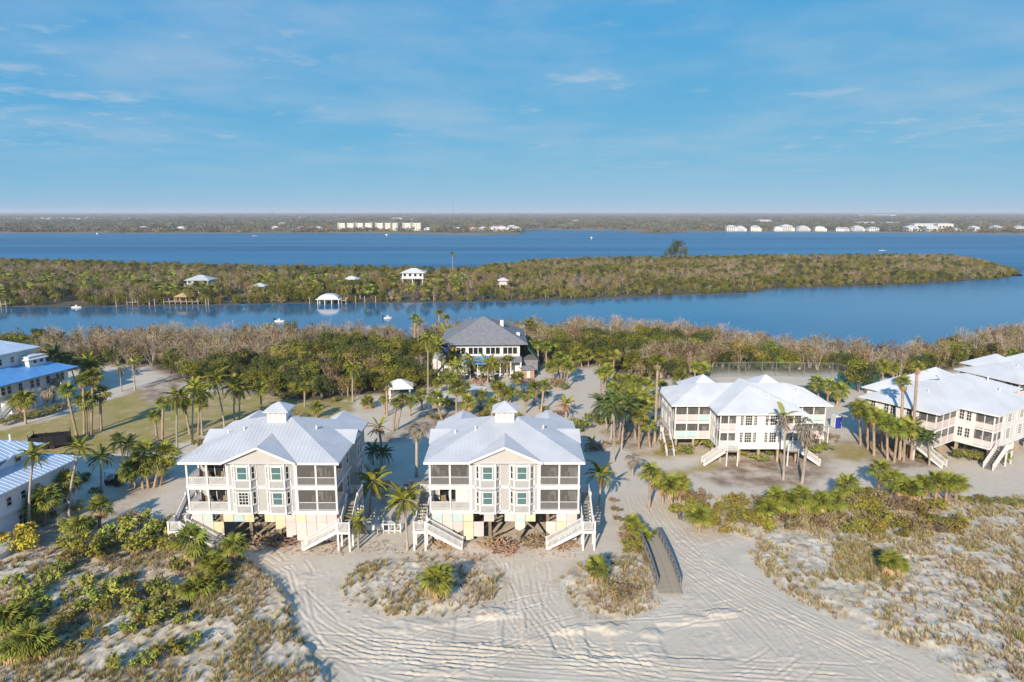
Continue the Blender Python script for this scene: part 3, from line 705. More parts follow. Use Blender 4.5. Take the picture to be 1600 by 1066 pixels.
        # X-braced timber frame carrying the deck
        MB().beam((X(9.95), 2.7, .3), (X(9.95), 5.1, F1-.3), .1, .16).beam((X(9.95), 5.1, .3), (X(9.95), 2.7, F1-.3), .1, .16).build('brace', M['white'], t)
        LZ = 2.35
        flight(t, (X(9.35), 2.6, F1-.05), (X(9.35), -.15, LZ), 1.2)
        bx('landing', 8.65, 10.1, -1.75, -.1, LZ-.14, LZ, M['deck'], t)
        bx('landing_beam', 8.62, 10.13, -1.79, -1.751, LZ-.32, LZ+.02, M['white'], t)
        for (px_, py_) in ((8.75, -1.65), (10.0, -1.65), (8.75, -.2), (10.0, -.2)): bx('landing_post', px_-.1, px_+.1, py_-.1, py_+.1, -.5, LZ+1.1, M['white'], t)
        railing(t, (X(8.85), -1.65, LZ), (X(9.9), -1.65, LZ), 1.0, 'white', .13)
        railing(t, (X(10.0), -1.55, LZ), (X(10.0), -.3, LZ), 1.0, 'white', .13)
        flight(t, (X(8.6), -1.1, LZ-.02), (X(4.7), -1.1, .05), 1.1)
    return t
grey_house('grey stilt house with two open porch bays, behind the leafy dune shrubs', -27.95, 71.9, R(-.6), 1)
grey_house('grey stilt house with storm torn pastel panels, at the head of the sand tracks', -.85, 72.0, 0, 2)

# ------------------------------------------------------------------ the white stilt houses
def white_house(label, x, y, rz, full=True, sc_=1.0):
    t = thing('white_stilt_house', label, 'house', (x, y, 0), rz, 'white stilt houses beyond the thicket'); t.scale = (sc_, sc_, 1)
    F1, F2, ZT = 2.35, 5.0, 7.55
    # plan: centre block -6.1..6.1 from y=0, wings -11.7..11.7 from y=4.6, corner porches
    PD = 2.4
    w = MB().box(-3.55, 3.65, 0, 14.4, F1, ZT).box(-6.1, -3.55, PD, 14.4, F1, ZT).box(3.65, 6.1, PD, 14.4, F1, ZT)
    w.box(-11.7, -6.1, 4.6+PD, 14.4, F1, ZT).box(6.1, 11.7, 4.6+PD, 14.4, F1, ZT).build('wall', M['wallwhite'], t)
    cc = ['p_cyan', 'p_pink', 'p_pink', 'p_cyan']
    def porch(xa, xb, y0, n, side, ci):
        for lv, F in enumerate((F1, F2)):
            zt = F2-.2 if lv == 0 else ZT
            box('porch_floor', xa, xb, y0+.02, y0+PD, F-.22, F, M['white'], t)
            for i in range(n+1):
                px_ = xa+.09+(xb-xa-.18)*i/n; box('porch_post', px_-.08, px_+.08, y0+.01, y0+.17, F, zt, M['white'], t)
            box('porch_header', xa, xb, y0+.03, y0+.15, zt-.2, zt+.0, M['white'], t)
            for i in range(n):
                p, q = xa+.17+(xb-xa-.18)*i/n, xa+.01+(xb-xa-.18)*(i+1)/n
                box('rail_panel', p, q, y0+.05, y0+.11, F+.08, F+1.0, M[cc[(ci+i//2+lv*2) % 4] if full else 'p_pink'], t)
                box('rail_cap', p, q, y0+.03, y0+.14, F+1.0, F+1.07, M['white'], t)
                box('screen', p, q, y0+.075, y0+.085, F+1.07, zt-.2, M['screen'], t)
            xo = xa if side < 0 else xb
            for j in range(2):
                ya, yb = y0+.17+j*(PD-.17)/2, y0+.17+(j+1)*(PD-.17)/2-.1
                box('porch_post', xo-.08 if side > 0 else xo, xo if side > 0 else xo+.08, yb, yb+.1, F, zt, M['white'], t)
                box('rail_panel', xo-.1 if side > 0 else xo+.04, xo-.04 if side > 0 else xo+.1, ya, yb, F+.08, F+1.0, M['p_white'], t)
                box('screen', xo-.06 if side > 0 else xo+.05, xo-.05 if side > 0 else xo+.06, ya, yb, F+1.0, zt-.2, M['screen'], t)
            k = MB().box(xa+.5, xb-.5, y0+PD-.06, y0+PD-.003, F+.02, F+2.15).build('sliding_door', M['white'], t)
            nn = max(2, int((xb-xa-1)/.95))
            for i in range(nn): box('pane', xa+.58+(xb-xa-1.1)*i/nn, xa+.50+(xb-xa-1.1)*(i+1)/nn, y0+PD-.08, y0+PD-.062, F+.1, F+2.08, M['glass'], k)
    porch(-6.1, -3.55, 0, 2, -1, 3); porch(3.65, 6.1, 0, 2, 1, 0)
    porch(-11.7, -6.12, 4.6, 3, -1, 0); porch(6.12, 11.7, 4.6, 3, 1, 1)
    for F in (F1, F2):
        for cx in (-1.85, 1.85):
            window(t, cx, -.01, F+.85, .95, 1.5, 0, 'glass', (3, 4)); window(t, cx-1.0, -.01, F+.85, .38, 1.5, 0, 'glass', (2, 4)); window(t, cx+1.0, -.01, F+.85, .38, 1.5, 0, 'glass', (2, 4))
        for s in (-1, 1):
            for yy in (3.1, 4.0): window(t, s*6.11, yy, F+.85, .55, 1.4, s*R(90), 'glass', (2, 3))
            for yy in (8.2, 10.4, 11.3, 13.2): window(t, s*11.71, yy, F+.85, .6, 1.4, s*R(90), 'glass', (2, 3))
    bd = MB().box(-3.5, 3.6, -.05, -.003, F1-.25, F1+.05)
    for s in (-1, 1):
        bd.box(min(s*6.1, s*6.16), max(s*6.1, s*6.16), .1, 4.6, F1-.25, F1+.05).box(min(s*11.7, s*11.76), max(s*11.7, s*11.76), 4.7, 14.4, F1-.25, F1+.05)
    bd.build('floor_band', M['white'], t)
    # roofs: body hip plus projecting front hip
    ZE, SL = 7.72, .40
    body = hip(-12.4, 12.4, 4.0, 15.0, ZE, SL); zr = ZE+5.5*SL
    zc = ZE+6.7*SL
    roof(t, body, M['roofw'])
    yv = 4.0+(zc-ZE)/SL
    front = [[(-6.7,-.6,ZE),(6.7,-.6,ZE),(0,6.1,zc)],
             [(6.7,-.6,ZE),(6.7,4.0,ZE),(4.6,6.1,ZE+.84),(0,10.7,zc),(0,6.1,zc)],
             [(-6.7,4.0,ZE),(-6.7,-.6,ZE),(0,6.1,zc),(0,10.7,zc)]]
    front[1] = [(6.7,-.6,ZE),(6.7,4.0,ZE),(0,10.7,zc),(0,6.1,zc)]
    roof(t, [[(a,b,c+.04) for a,b,c in p] for p in front], M['roofw'], 'gable_roof')
    for s in (-1, 1):
        pk = hip(s*5.2-3.6, s*5.2+3.6, 9.6, 16.8, ZE+.5, .62); roof(t, pk, M['roofw'], 'rear_roof', seam=0)
        box('rear_wall', s*5.2-3.0, s*5.2+3.0, 14.41, 16.2, F1, ZE+.34, M['wallwhite'], t)
    fb = MB().box(-6.75, 6.75, -.66, -.605, ZE-.2, ZE-.0)
    for s in (-1, 1): 
        fb.box(min(s*6.8,s*12.45), max(s*6.8,s*12.45), 3.94, 3.995, ZE-.2, ZE-.0).box(min(s*12.405,s*12.46), max(s*12.405,s*12.46), 4.0, 15.0, ZE-.2, ZE).box(min(s*6.705,s*6.76), max(s*6.705,s*6.76), -.6, 3.93, ZE-.2, ZE)
    fb.build('fascia', M['white'], t)
    box('soffit', -6.5, 6.5, -.4, 4.0, ZT+.004, ZT+.04, M['white'], t); box('soffit', -12.2, 12.2, 4.2, 14.8, ZT+.004, ZT+.04, M['white'], t)
    for vx, vy in ((-7.5, 8.0), (2.0, 3.0), (8.0, 7.0)): MB().tube([(vx,vy,8.3),(vx,vy,9.75)], [.1,.1], 8).build('vent_pipe', M['white'], t)
    box('underfloor', -6.0, 6.0, .1, 14.3, F1-.24, F1-.18, M['wood'], t)
    pilings(t, [-5.7, -2.9, 0, 2.9, 5.7], [.4, 4.4, 8.6, 13.8], F1-.25, 'woodpale', .34, brace=False)
    pilings(t, [-11.3, -8.6, 8.6, 11.3], [5.0, 9.5, 14.0], F1-.25, 'woodpale', .34, brace=False)
    # front stairs from the corner porches and side stairs at the wings
    for s in (-1, 1):
        x0, x1 = sorted((s*3.6, s*5.4)); box('landing', x0, x1, -1.6, -.08, F1-.16, F1-.02, M['deck'], t)
        for px_ in (s*3.7, s*5.3): box('landing_post', px_-.08, px_+.08, -1.58, -1.42, -.4, F1+1.05, M['white'], t)
        railing(t, (s*3.6, -1.5, F1), (s*5.4, -1.5, F1), .95, 'white', .14)
        flight(t, (s*5.5, -.85, F1-.05), (s*8.6, -.85, .05), 1.1)
        x0, x1 = sorted((s*11.8, s*13.2)); box('landing', x0, x1, 6.2, 7.8, F1-.16, F1-.02, M['deck'], t)
        for py_ in (6.3, 7.7): box('landing_post', s*13.1-.08, s*13.1+.08, py_-.08, py_+.08, -.4, F1+1.05, M['white'], t)
        railing(t, (s*13.1, 6.3, F1), (s*13.1, 7.7, F1), .95, 'white', .14)
        flight(t, (s*12.6, 6.2, F1-.05), (s*12.6, 2.6, .05), 1.1) if s < 0 else flight(t, (s*12.6, 7.8, F1-.05), (s*12.6, 11.4, .05), 1.1)
    return t
white_house('white stilt house with pastel porch rails, behind two bare leaning palms', 37.0, 97.4, 0)
def place_white(label, lx, ly, wx, wy, rz, k=1.12):
    c, s = math.cos(rz)*k, math.sin(rz)*k
    return white_house(label, wx-(c*lx-s*ly), wy-(s*lx+c*ly), rz, False, k)
place_white('white stilt house set at an angle, behind a row of cabbage palms', -12.4, 15.0, 56.2, 107.0, R(33))
place_white('white stilt house half hidden by the roof of the angled house', -12.4, 15.0, 84.0, 126.5, R(20))

# ------------------------------------------------------------------ the two houses cut by the picture's edge
def simple_stairs(t, a, b, w=1.2): return flight(t, a, b, w)
def tarp_house():
    t = thing('tarped_house', 'white stilt house with blue tarp over its lower roof, beside the lawn', 'house', (-91.5, 119.0, 0), R(-14))
    # its long side faces +X in its own frame
    box('wall', -16, -1.6, 0, 15.0, 3.2, 6.3, M['wallwhite'], t)
    box('upper_wall', -16, -6.2, 1.5, 12.5, 6.31, 10.6, M['wallwhite'], t)
    roof(t, [[(0,-1.2,6.3),(0,16.2,6.3),(-6.2,12.9,8.0),(-6.2,1.1,8.0)]], M['tarp'], 'tarp_roof', seam=0)
    roof(t, [[(-18,-1.2,6.3),(0,-1.2,6.3),(-6.2,1.1,8.0),(-18,1.1,8.0)], [(0,16.2,6.3),(-18,16.2,6.3),(-18,12.9,8.0),(-6.2,12.9,8.0)]], M['roofw'], 'lower_roof')
    roof(t, hip(-18, -5.4, .8, 13.2, 10.7, .42), M['roofb'], 'upper_roof')
    roof(t, [[(a,b,c) for a,b,c in p] for p in hip(-9.5, -3.6, 8.6, 13.0, 8.9, .45)], M['roofw'], 'dormer_roof')
    box('dormer_wall', -9.0, -4.0, 9.0, 12.6, 7.2, 9.45, M['wallwhite'], t)
    window(t, -3.99, 10.2, 8.1, .7, .9, R(90), 'glass'); window(t, -3.99, 11.6, 8.1, .7, .9, R(90), 'glass')
    cu = box('cupola', -13, -10.6, 5.4, 7.8, 12.4, 14.0, M['white'], t)
    roof(cu, hip(-13.4, -10.2, 5.0, 8.2, 14.0, .55), M['roofw'], 'cupola_roof')
    for y in (1.2, 2.4, 4.6, 7.0, 8.2, 10.4, 12.6, 13.6): window(t, -1.59, y, 4.1, .75, 1.45, R(90), 'glass')
    for y in (2.4, 5.0, 7.5): window(t, -6.19, y, 8.6, .7, 1.1, R(90), 'glass')
    for x in (-4, -7, -11): window(t, x, -.01, 4.1, .8, 1.4, 0, 'glass')
    pilings(t, [-15, -10, -6, -1.9], [.4, 5, 10, 14.6], 3.2, 'white', .35, brace=False)
    box('floor_band', -1.6, -1.52, .05, 15, 3.0, 3.25, M['white'], t)
    for y in (3.2, 11.2):
        box('deck', -1.5, .6, y, y+2.2, 3.0, 3.15, M['deck'], t)
        for yy in (y+.1, y+2.1): box('deck_post', .4, .55, yy-.08, yy+.08, -.3, 4.2, M['white'], t)
        railing(t, (.48, y+.1, 3.15), (.48, y+2.1, 3.15), 1.0)
    flight(t, (-.4, 3.2, 3.1), (-.4, -1.6, .1), 1.2)
    box('garage_wall', -15.5, -2.4, 3, 14, 0, 3.2, M['lilac'], t)
tarp_house()
def pink_house():
    t = thing('pink_house', 'pale pink beach house with ribbed metal roofs, beside the parked golf cart', 'house', (-57.0, 73.0, 0), R(-7.5))
    # long side faces +X; skirt roof eave along x=0
    box('wall', -20, -.55, -6, 10.6, 3.1, 5.9, M['pinkwall'], t)
    box('ground_wall', -20, -.9, -5.6, 10.2, 0, 3.1, M['lilac'], t)
    box('floor_band', -.56, -.47, -6, 10.6, 2.95, 3.2, M['white'], t)
    box('upper_wall', -20, -3.6, -2.5, 8.2, 5.92, 8.3, M['pinkwall'], t)
    roof(t, [[(0,-6.6,5.95),(0,11.2,5.95),(-3.6,8.6,7.1),(-3.6,-3.0,7.1)], [(0,11.2,5.95),(-21,11.2,5.95),(-21,8.6,7.1),(-3.6,8.6,7.1)], [(-21,-6.6,5.95),(0,-6.6,5.95),(-3.6,-3.0,7.1),(-21,-3.0,7.1)]], M['roofb'], 'skirt_roof', seam=.6, rw=.055)
    roof(t, hip(-20, -3.0, -3.1, 8.8, 8.4, .42), M['roofb'], 'upper_roof', seam=.6, rw=.055)
    roof(t, [[(-2.9,1.0,7.35),(-2.9,4.0,8.6),(-9.5,4.0,8.6),(-9.5,1.0,7.35)], [(-2.9,4.0,8.6),(-2.9,7.0,7.35),(-9.5,7.0,7.35),(-9.5,4.0,8.6)]], M['roofb'], 'dormer_roof', seam=.6, rw=.055)
    for y in (-4.6, -3.6, .2, 2.2, 4.3, 8.9): window(t, -.54, y, 4.0, .62, .95, R(90), 'glass')
    for y in (-1.6, 5.2): window(t, -3.59, y, 7.25, .8, .9, R(90), 'glass')
    window(t, -.89, -4.0, .6, 1.3, 1.7, R(90), 'glass', (3, 2)); window(t, -.89, 2.0, .8, 1.0, 1.3, R(90), 'glass', (2, 2))
    box('terrace', -.85, 2.2, -6.5, -1.2, -.1, .55, M['white'], t)
    railing(t, (2.1, -6.4, .55), (2.1, -1.3, .55), .9); railing(t, (2.1, -1.3, .55), (-.8, -1.3, .55), .9)
    box('porch_step', -.85, 1.4, 4.4, 7.4, -.1, .9, M['white'], t); railing(t, (1.35, 4.4, .9), (1.35, 7.4, .9), .9)
    MB().tube([(-5.5,6.5,8.9),(-5.5,6.5,10.2)], [.13,.13], 8).build('vent_pipe', M['white'], t)
pink_house()

# ------------------------------------------------------------------ clubhouse, gazebo and yard things
def clubhouse():
    t = thing('clubhouse', 'large clubhouse with grey shingle hip roof and blue tarps, among tall palms', 'clubhouse', (-6.4, 153.5, 0), R(2))
    box('wall', -8.2, 8.4, 0, 17, .0, 3.9, M['wallwhite'], t)
    box('upper_wall', -8.0, 8.2, .1, 17, 3.92, 7.3, M['wallwhite'], t)
    roof(t, hip(-10.0, 10.0, -1.2, 19.0, 7.4, .50), M['shingle'], seam=0)
    roof(t, [[(-10.5,-1.5,3.9),(-8.3,-1.5,4.6),(-8.3,6,4.6),(-10.5,6,3.9)][::-1], [(8.6,-2.6,3.6),(8.6,-.05,4.3),(1.6,-.05,4.3),(1.6,-2.6,3.6)][::-1]], M['shingle'], 'porch_roof', seam=0)
    roof(t, [[(-4.6,-3.4,3.3),(1.4,-3.4,3.3),(1.4,-.05,4.5),(-4.6,-.05,4.5)]], M['tarp'], 'awning', th=.08, seam=0)
    for k in range(4):
        for j in range(3): window(t, -5.9+k*3.95+j*1.12-1.1, .09, 4.9, .95, 1.5, 0, 'glass', (1, 1))
    MB().box(-8.0, 8.2, .02, .098, 4.35, 4.65).box(-8.0, 8.2, .02, .098, 6.75, 7.05).build('trim_band', M['white'], t)
    for x in (-4.4, -1.5, 1.4, 3.6, 6.0, 8.3): box('porch_post', x-.15, x+.15, -2.6, -2.3, -.1, 3.5, M['white'], t)
    for x in (-2.5, 3.0, 5.5): window(t, x, -.01, .3, 1.6, 2.1, 0, 'glass', (2, 1))
    # tarped corner and stair tower at the west end
    roof(t, [[(-10.3,-1.5,7.2),(-8.2,-1.4,8.05),(-8.2,4,8.05),(-10.3,4,7.2)]], M['tarp'], 'tarp', th=.05, seam=0)
    box('tarp', -10.2, -8.25, -1.3, .0, 5.4, 7.1, M['blueplastic'], t)
    box('side_wing', -11.8, -8.25, -.2, 8, -.1, 3.8, M['wallwhite'], t)
    flight(t, (-8.8, -.4, 3.8), (-12.0, -.4, .1), 1.4)
    for (x, y, z) in ((4.2, 7, 11.2), (8.0, 5, 8.6)): box('chimney', x-.4, x+.4, y-.4, y+.4, z-1.4, z+.45, M['white'], t)
    roof(t, [[(10.1,-1.0,6.2),(12.6,-1.0,3.4),(12.6,9,3.4),(10.1,9,6.2)]], mat('green_awning', (.06,.13,.08), (.08,.16,.10), .7, 1), 'green_awning', seam=0)
    box('east_wall', 8.45, 12.4, .5, 9, 0, 3.3, M['shingle'], t)
clubhouse()
def gazebo():
    p = G(625, 624); t = thing('gazebo', 'white open gazebo with hip roof, on the sand by the wood', 'gazebo', (p.x, p.y, 0), R(8))
    for x in (-2, 2):
        for y in (-1.7, 1.7): box('post', x-.14, x+.14, y-.14, y+.14, -.1, 2.75, M['white'], t)
    MB().box(-2.3, 2.3, -1.95, -1.45, 2.45, 2.75).box(-2.3, 2.3, 1.45, 1.95, 2.45, 2.75).box(-2.25, -1.75, -1.44, 1.44, 2.45, 2.75).box(1.75, 2.25, -1.44, 1.44, 2.45, 2.75).build('beam', M['white'], t)
    roof(t, hip(-2.7, 2.7, -2.3, 2.3, 2.78, .62), M['roofw'], seam=.4)
gazebo()
def trash(name, label, cat, px, py, rz, size, m, lid=None):
    p = G(px, py); t = thing(name, label, cat, (p.x, p.y, gz(p.x, p.y)), rz); return t
def shed(px, py, w, d, h, rz, label, m='wallwhite', flat=True):
    p = G(px, py); t = thing('shed', label, 'shed', (p.x, p.y, 0), rz)
    box('wall', -w/2, w/2, 0, d, -.1, h, M[m], t)
    if flat: roof(t, [[(-w/2-.15,-.15,h+.12),(w/2+.15,-.15,h+.12),(w/2+.15,d+.15,h+.3),(-w/2-.15,d+.15,h+.3)]], M['roofw'], th=.1, seam=.5)
    else: roof(t, hip(-w/2-.3, w/2+.3, -.3, d+.3, h+.1, .5), M['shingle'], seam=0)
    dr = box('door', -w*.15, w*.12, -.05, -.004, 0, h*.85, M['white'], t); box('handle', w*.07, w*.09, -.09, -.05, h*.4, h*.5, M['steel'], dr)
shed(742, 628, 3.6, 2.4, 2.3, R(-12), 'long white storage shed among the cabbage palms')
shed(690, 634, 1.5, 1.5, 1.7, R(-10), 'small white shed beside a dark bush')
shed(826, 592, 2.6, 2.4, 2.1, R(12), 'small salmon coloured block hut near the clubhouse', 'brick', False)
shed(833, 574, 2.6, 2.4, 2.2, R(6), 'white box shed under leaning palms by the clubhouse')
def portable_toilet():
    p = G(1306, 668); t = thing('portable_toilet', 'blue portable toilet with white roof, behind the white stilt house', 'toilet', (p.x, p.y, 0), R(10))
    box('body', -.6, .6, -.6, .6, 0, 2.05, M['blueplastic'], t); d = box('door', -.42, .42, -.65, -.6, .1, 1.95, M['blueplastic'], t); box('handle', .28, .36, -.69, -.65, .95, 1.15, M['white'], d)
    MB().box(-.68, .68, -.68, .68, 2.05, 2.15).prism([(-.55,-.6),(.55,-.6),(.55,.6),(-.55,.6)], 2.15, 2.32).build('roof', M['white'], t); box('side_panel', -.68, -.6, -.6, .6, .1, 2.0, M['white'], t); box('side_panel', .6, .68, -.6, .6, .1, 2.0, M['white'], t)
portable_toilet()
def wheel(t, x, y, r, w=.2):
    a = [(x, y-w/2, r), (x, y+w/2, r)]
    o = MB().tube(a, [r, r], 14).tube(a[::-1], [r, r], 14).build('tyre', M['rubber'], t); MB().tube([(x, y-w/2-.015, r), (x, y+w/2+.015, r)], [r*.55, r*.55], 12).build('rim', M['steel'], o)
def golf_cart(px, py, rz, label):
    p = G(px, py); t = thing('golf_cart', label, 'golf cart', (p.x, p.y, .0), rz, 'golf carts')
    b = MB().prism([(-1.25,.0),(1.2,.0),(1.2,1.15),(-1.25,1.15)], .28, .5); b.prism([(.55,.05),(1.25,.12),(1.25,1.03),(.55,1.1)], .5, .9); b.prism([(-1.25,.05),(-.5,.05),(-.5,1.1),(-1.25,1.1)], .5, .75)
    b.build('body', M['black'], t)
    for x in (-.85, .85):
        for y in (.05, 1.1): wheel(t, x, y, .26)
    box('seat', -.75, -.25, .1, 1.05, .75, .88, M['inner'], t); box('backrest', -.85, -.73, .1, 1.05, .88, 1.3, M['inner'], t)
    for x, y in ((-1.15,.1),(-1.15,1.05),(.72,.1),(.72,1.05)): MB().beam((x,y,.6),(x*.92,y,1.85),.05,.05).build('canopy_post', M['black'], t)
    MB().box(-1.3,.95,-.02,1.17,1.85,1.93).build('canopy', M['white'], t)
    MB().beam((.7,.12,1.35),(.7,1.03,1.35),.02,.9).build('windscreen', M['glass'], t); MB().tube([(.15,.75,1.1),(.1,.75,1.14)], [.17,.17], 10).build('steering_wheel', M['black'], t)
golf_cart(174, 760, R(-18), 'dark golf cart with white canopy, parked on the sandy drive')
for px, py, rz in ((752,596,.4),(766,594,-.5),(775,598,.9)): golf_cart(px, py, rz, 'dark golf cart parked before the clubhouse')
def dark_car():
    p = G(113, 752); t = thing('parked_car', 'black car parked in the shade behind the pink house', 'car', (p.x, p.y, 0), R(-20))
    MB().prism([(-2.1,-.85),(2.1,-.85),(2.1,.85),(-2.1,.85)], .35, .85).build('body', M['black'], t)
    MB().add([(-1.4,-.78,.85),(1.0,-.78,.85),(1.0,.78,.85),(-1.4,.78,.85),(-.9,-.62,1.42),(.35,-.62,1.42),(.35,.62,1.42),(-.9,.62,1.42)], [(4,5,6,7),(0,1,5,4),(1,2,6,5),(2,3,7,6),(3,0,4,7)]).build('cabin', M['glass'], t)
    box('car_roof', -.88, .33, -.6, .6, 1.42, 1.45, M['black'], t)
    for x in (-1.3, 1.35):
        for y in (-.85, .85): wheel(t, x, y, .33, .22)
    for y in (-.6, .6): box('headlight', 2.1, 2.13, y-.18, y+.18, .6, .74, M['white'], t)
dark_car()
def dump_trailer():
    p = G(80, 699); t = thing('dump_trailer', 'open black dump trailer parked on the lawn', 'trailer', (p.x, p.y, 0), R(18))
    b = MB().box(-2.6, 2.6, -1.2, 1.2, .55, .7)
    for a in ((-2.6,2.6,-1.2,-1.12),(-2.6,2.6,1.12,1.2),(-2.6,-2.52,-1.12,1.12),(2.52,2.6,-1.12,1.12)): b.box(*a, .7, 2.1)
    b.build('bed', M['black'], t)
    for x in (-2.55, -.85, .85, 2.55):
        for y in (-1.24, 1.24): box('stake', x-.06, x+.06, y-.04, y+.04, .6, 2.25 if abs(x) < 2 else 2.6, M['black'], t)
    for x in (-.5, .5):
        for y in (-1.05, 1.05): wheel(t, x, y, .38, .24)
    MB().beam((2.6, 0, .6), (4.0, 0, .5), .12, .12).beam((2.6,.8,.6),(3.9,.05,.5),.1,.1).beam((2.6,-.8,.6),(3.9,-.05,.5),.1,.1).build('drawbar', M['black'], t)
dump_trailer()
def pool_gate():
    # low white fence with chairs between the grey houses
    a, b = G(572, 832), G(626, 832); t = thing('white_fence', 'low white slat fence between the two grey houses', 'fence', (0,0,0))
    n = 6
    for i in range(n+1):
        p = a.lerp(b, i/n); box('post', p.x-.07, p.x+.07, p.y-.07, p.y+.07, -.2, 1.15, M['white'], t)
    MB().beam(a+Vector((0,0,1.0)), b+Vector((0,0,1.0)), .06, .12).beam(a+Vector((0,0,.2)), b+Vector((0,0,.2)), .06, .12).build('rail', M['white'], t)
    m = a.lerp(b, .48); box('solid_panel', a.x, m.x, a.y-.03, a.y+.03, .15, 1.0, M['white'], t)
    for k, (q, s) in enumerate(((a, 1), (b, 1))): railing(t, q, q+Vector((.3, 4.5, 0)), 1.0, 'white', .2)
pool_gate()
def lounge(px, py, rz, label):
    p = G(px, py); t = thing('patio_chair', label, 'chair', (p.x, p.y, gz(p.x, p.y)), rz, 'patio chairs behind the low fence')
    box('seat', -.35, .35, -.35, .35, .35, .45, M['white'], t); MB().beam((0,.35,.42),(0,.55,.95),.7,.06).build('backrest', M['white'], t)
    for x in (-.3,.3):
        for y in (-.3,.3): box('leg', x-.04, x+.04, y-.04, y+.04, -.05, .35, M['white'], t)
for px, py, rz in ((588, 822, .3), (600, 823, -.2), (612, 822, .9)): lounge(px, py, rz, 'white patio chair behind the low slat fence')
for hx, hy, txt in ((-27.95, 71.9, 'of the grey house with open porches'), (-.85, 72.0, 'of the grey house with pastel panels')):
    for F, st in ((3.9, 'lower'), (6.85, 'upper')):
        for lx, rz in ((-6.9, .4), (-5.4, -.3), (5.3, .3), (6.8, -.4)):
            t = thing('porch_chair', 'dark wicker chair on the %s porch floor %s' % (st, txt), 'chair', (hx+lx, hy+1.7, F), rz, 'porch chairs ' + txt)
            box('seat', -.3, .3, -.3, .3, .32, .44, M['woodpale'], t); MB().beam((0,.3,.4),(0,.42,1.0),.6,.06).build('backrest', M['wood'], t)
            for x in (-.25,.25):
                for y in (-.25,.25): box('leg', x-.03, x+.03, y-.03, y+.03, 0, .32, M['wood'], t)
def walkover():
    a, b = G(1048, 931), G(1019, 846); a.z = b.z = 0
    t = thing('dune_walkover', 'weathered timber dune walkover with dark grey handrails', 'walkover', (0,0,0))
    d = b-a; L_ = d.length; d.normalize(); s = Vector((-d.y, d.x, 0)); n = int(L_/.2)
    za = lambda q: .2 + .55*math.sin(min(q*1.35, 1)*math.pi*.5)
    pl = MB().box(-.07, .07, -1.15, 1.15, -.025, .025).mesh('plank', M['deck']); ang = math.atan2(d.y, d.x)
    for i in range(n):
        q = (i+.5)/n; c = a+d*(q*L_); bend = s*(.5*q*q); link('plank', pl, t, c+bend+Vector((0,0,za(q))), ang + .12*q)
    for k in (-1, 1):
        mb = MB(); pr = None
        for i in range(9):
            q = .10+i/8*.90; c = a+d*(q*L_)+s*(.5*q*q)+s*k*1.12+Vector((0,0,za(q)))
            MB().box(c.x-.07, c.x+.07, c.y-.07, c.y+.07, -.3, c.z+1.0).build('post', M['darkrail'], t)
            if pr is not None:
                up = Vector((0,0,1)); mb.beam(pr+up*1.02, c+up*1.02, .17, .05); mb.beam(pr+up*.75, c+up*.75, .05, .16); mb.beam(pr+up*.35, c+up*.35, .05, .16); mb.beam(pr+up*-.15, c+up*-.15, .08, .28)
            pr = c
        mb.build('handrail', M['darkrail'], t)
walkover()
def court_fence():
    t = thing('court_fence', 'tall chain link tennis court fence behind the white house', 'fence', (0,0,0))
    P = [G(1112,590), G(1190,588), G(1300,590), G(1345,600)]
    for i in range(3):
        a, b = P[i], P[i+1]; n = max(2, int((b-a).length/3))
        for k in range(n): q = a.lerp(b, k/n); MB().tube([q-Vector((0,0,.2)), q+Vector((0,0,3.4))], [.05,.05], 6).build('post', M['steel'], t)
        MB().beam(a+Vector((0,0,3.35)), b+Vector((0,0,3.35)), .06, .06).build('top_rail', M['steel'], t)
        MB().beam(a+Vector((0,0,1.7)), b+Vector((0,0,1.7)), .01, 3.3).build('chain_link', M['mesh'], t)
    for a, b in ((G(1308,600), G(1340,612)), (G(1346,612), G(1374,604))):
        MB().beam(a+Vector((0,0,1.6)), b+Vector((0,0,1.6)), .03, 2.6).build('windscreen', M['greenscreen'], t)
court_fence()
MB().prism([(42,130.5),(66,130.5),(66,143),(42,143)], .0, .16).build('tennis_court', mat('green_court', (.09,.15,.10), (.12,.17,.12), .9, .5))['kind'] = 'structure'
def umbrella(px, py, label, m, h=2.4, r=1.5):
    p = G(px, py); t = thing('parasol', label, 'parasol', (p.x, p.y, 0)); MB().tube([(0,0,-.1),(0,0,h)], [.05,.05], 6).build('pole', M['steel'], t)
    mb = MB(); v = [(r*math.cos(k*math.pi/4), r*math.sin(k*math.pi/4), h-.55) for k in range(8)] + [(0,0,h)]; mb.add(v, [(k,(k+1)%8,8) for k in range(8)]).build('canopy', M[m], t)
umbrella(750, 574, 'orange parasol under the blue awning of the clubhouse', 'orange'); umbrella(790, 574, 'orange parasol at the end of the clubhouse porch', 'orange', 2.2, 1.1)

for o in list(COL.objects):                      # things built in place get their base point on the ground below them
    if o.name in ('white_fence', 'dune_walkover', 'court_fence'):
        b = {'white_fence': G(599, 832), 'dune_walkover': G(1034, 888), 'court_fence': G(1230, 592)}[o.name]; o.location = b
        for c in o.children: c.location = c.location - b
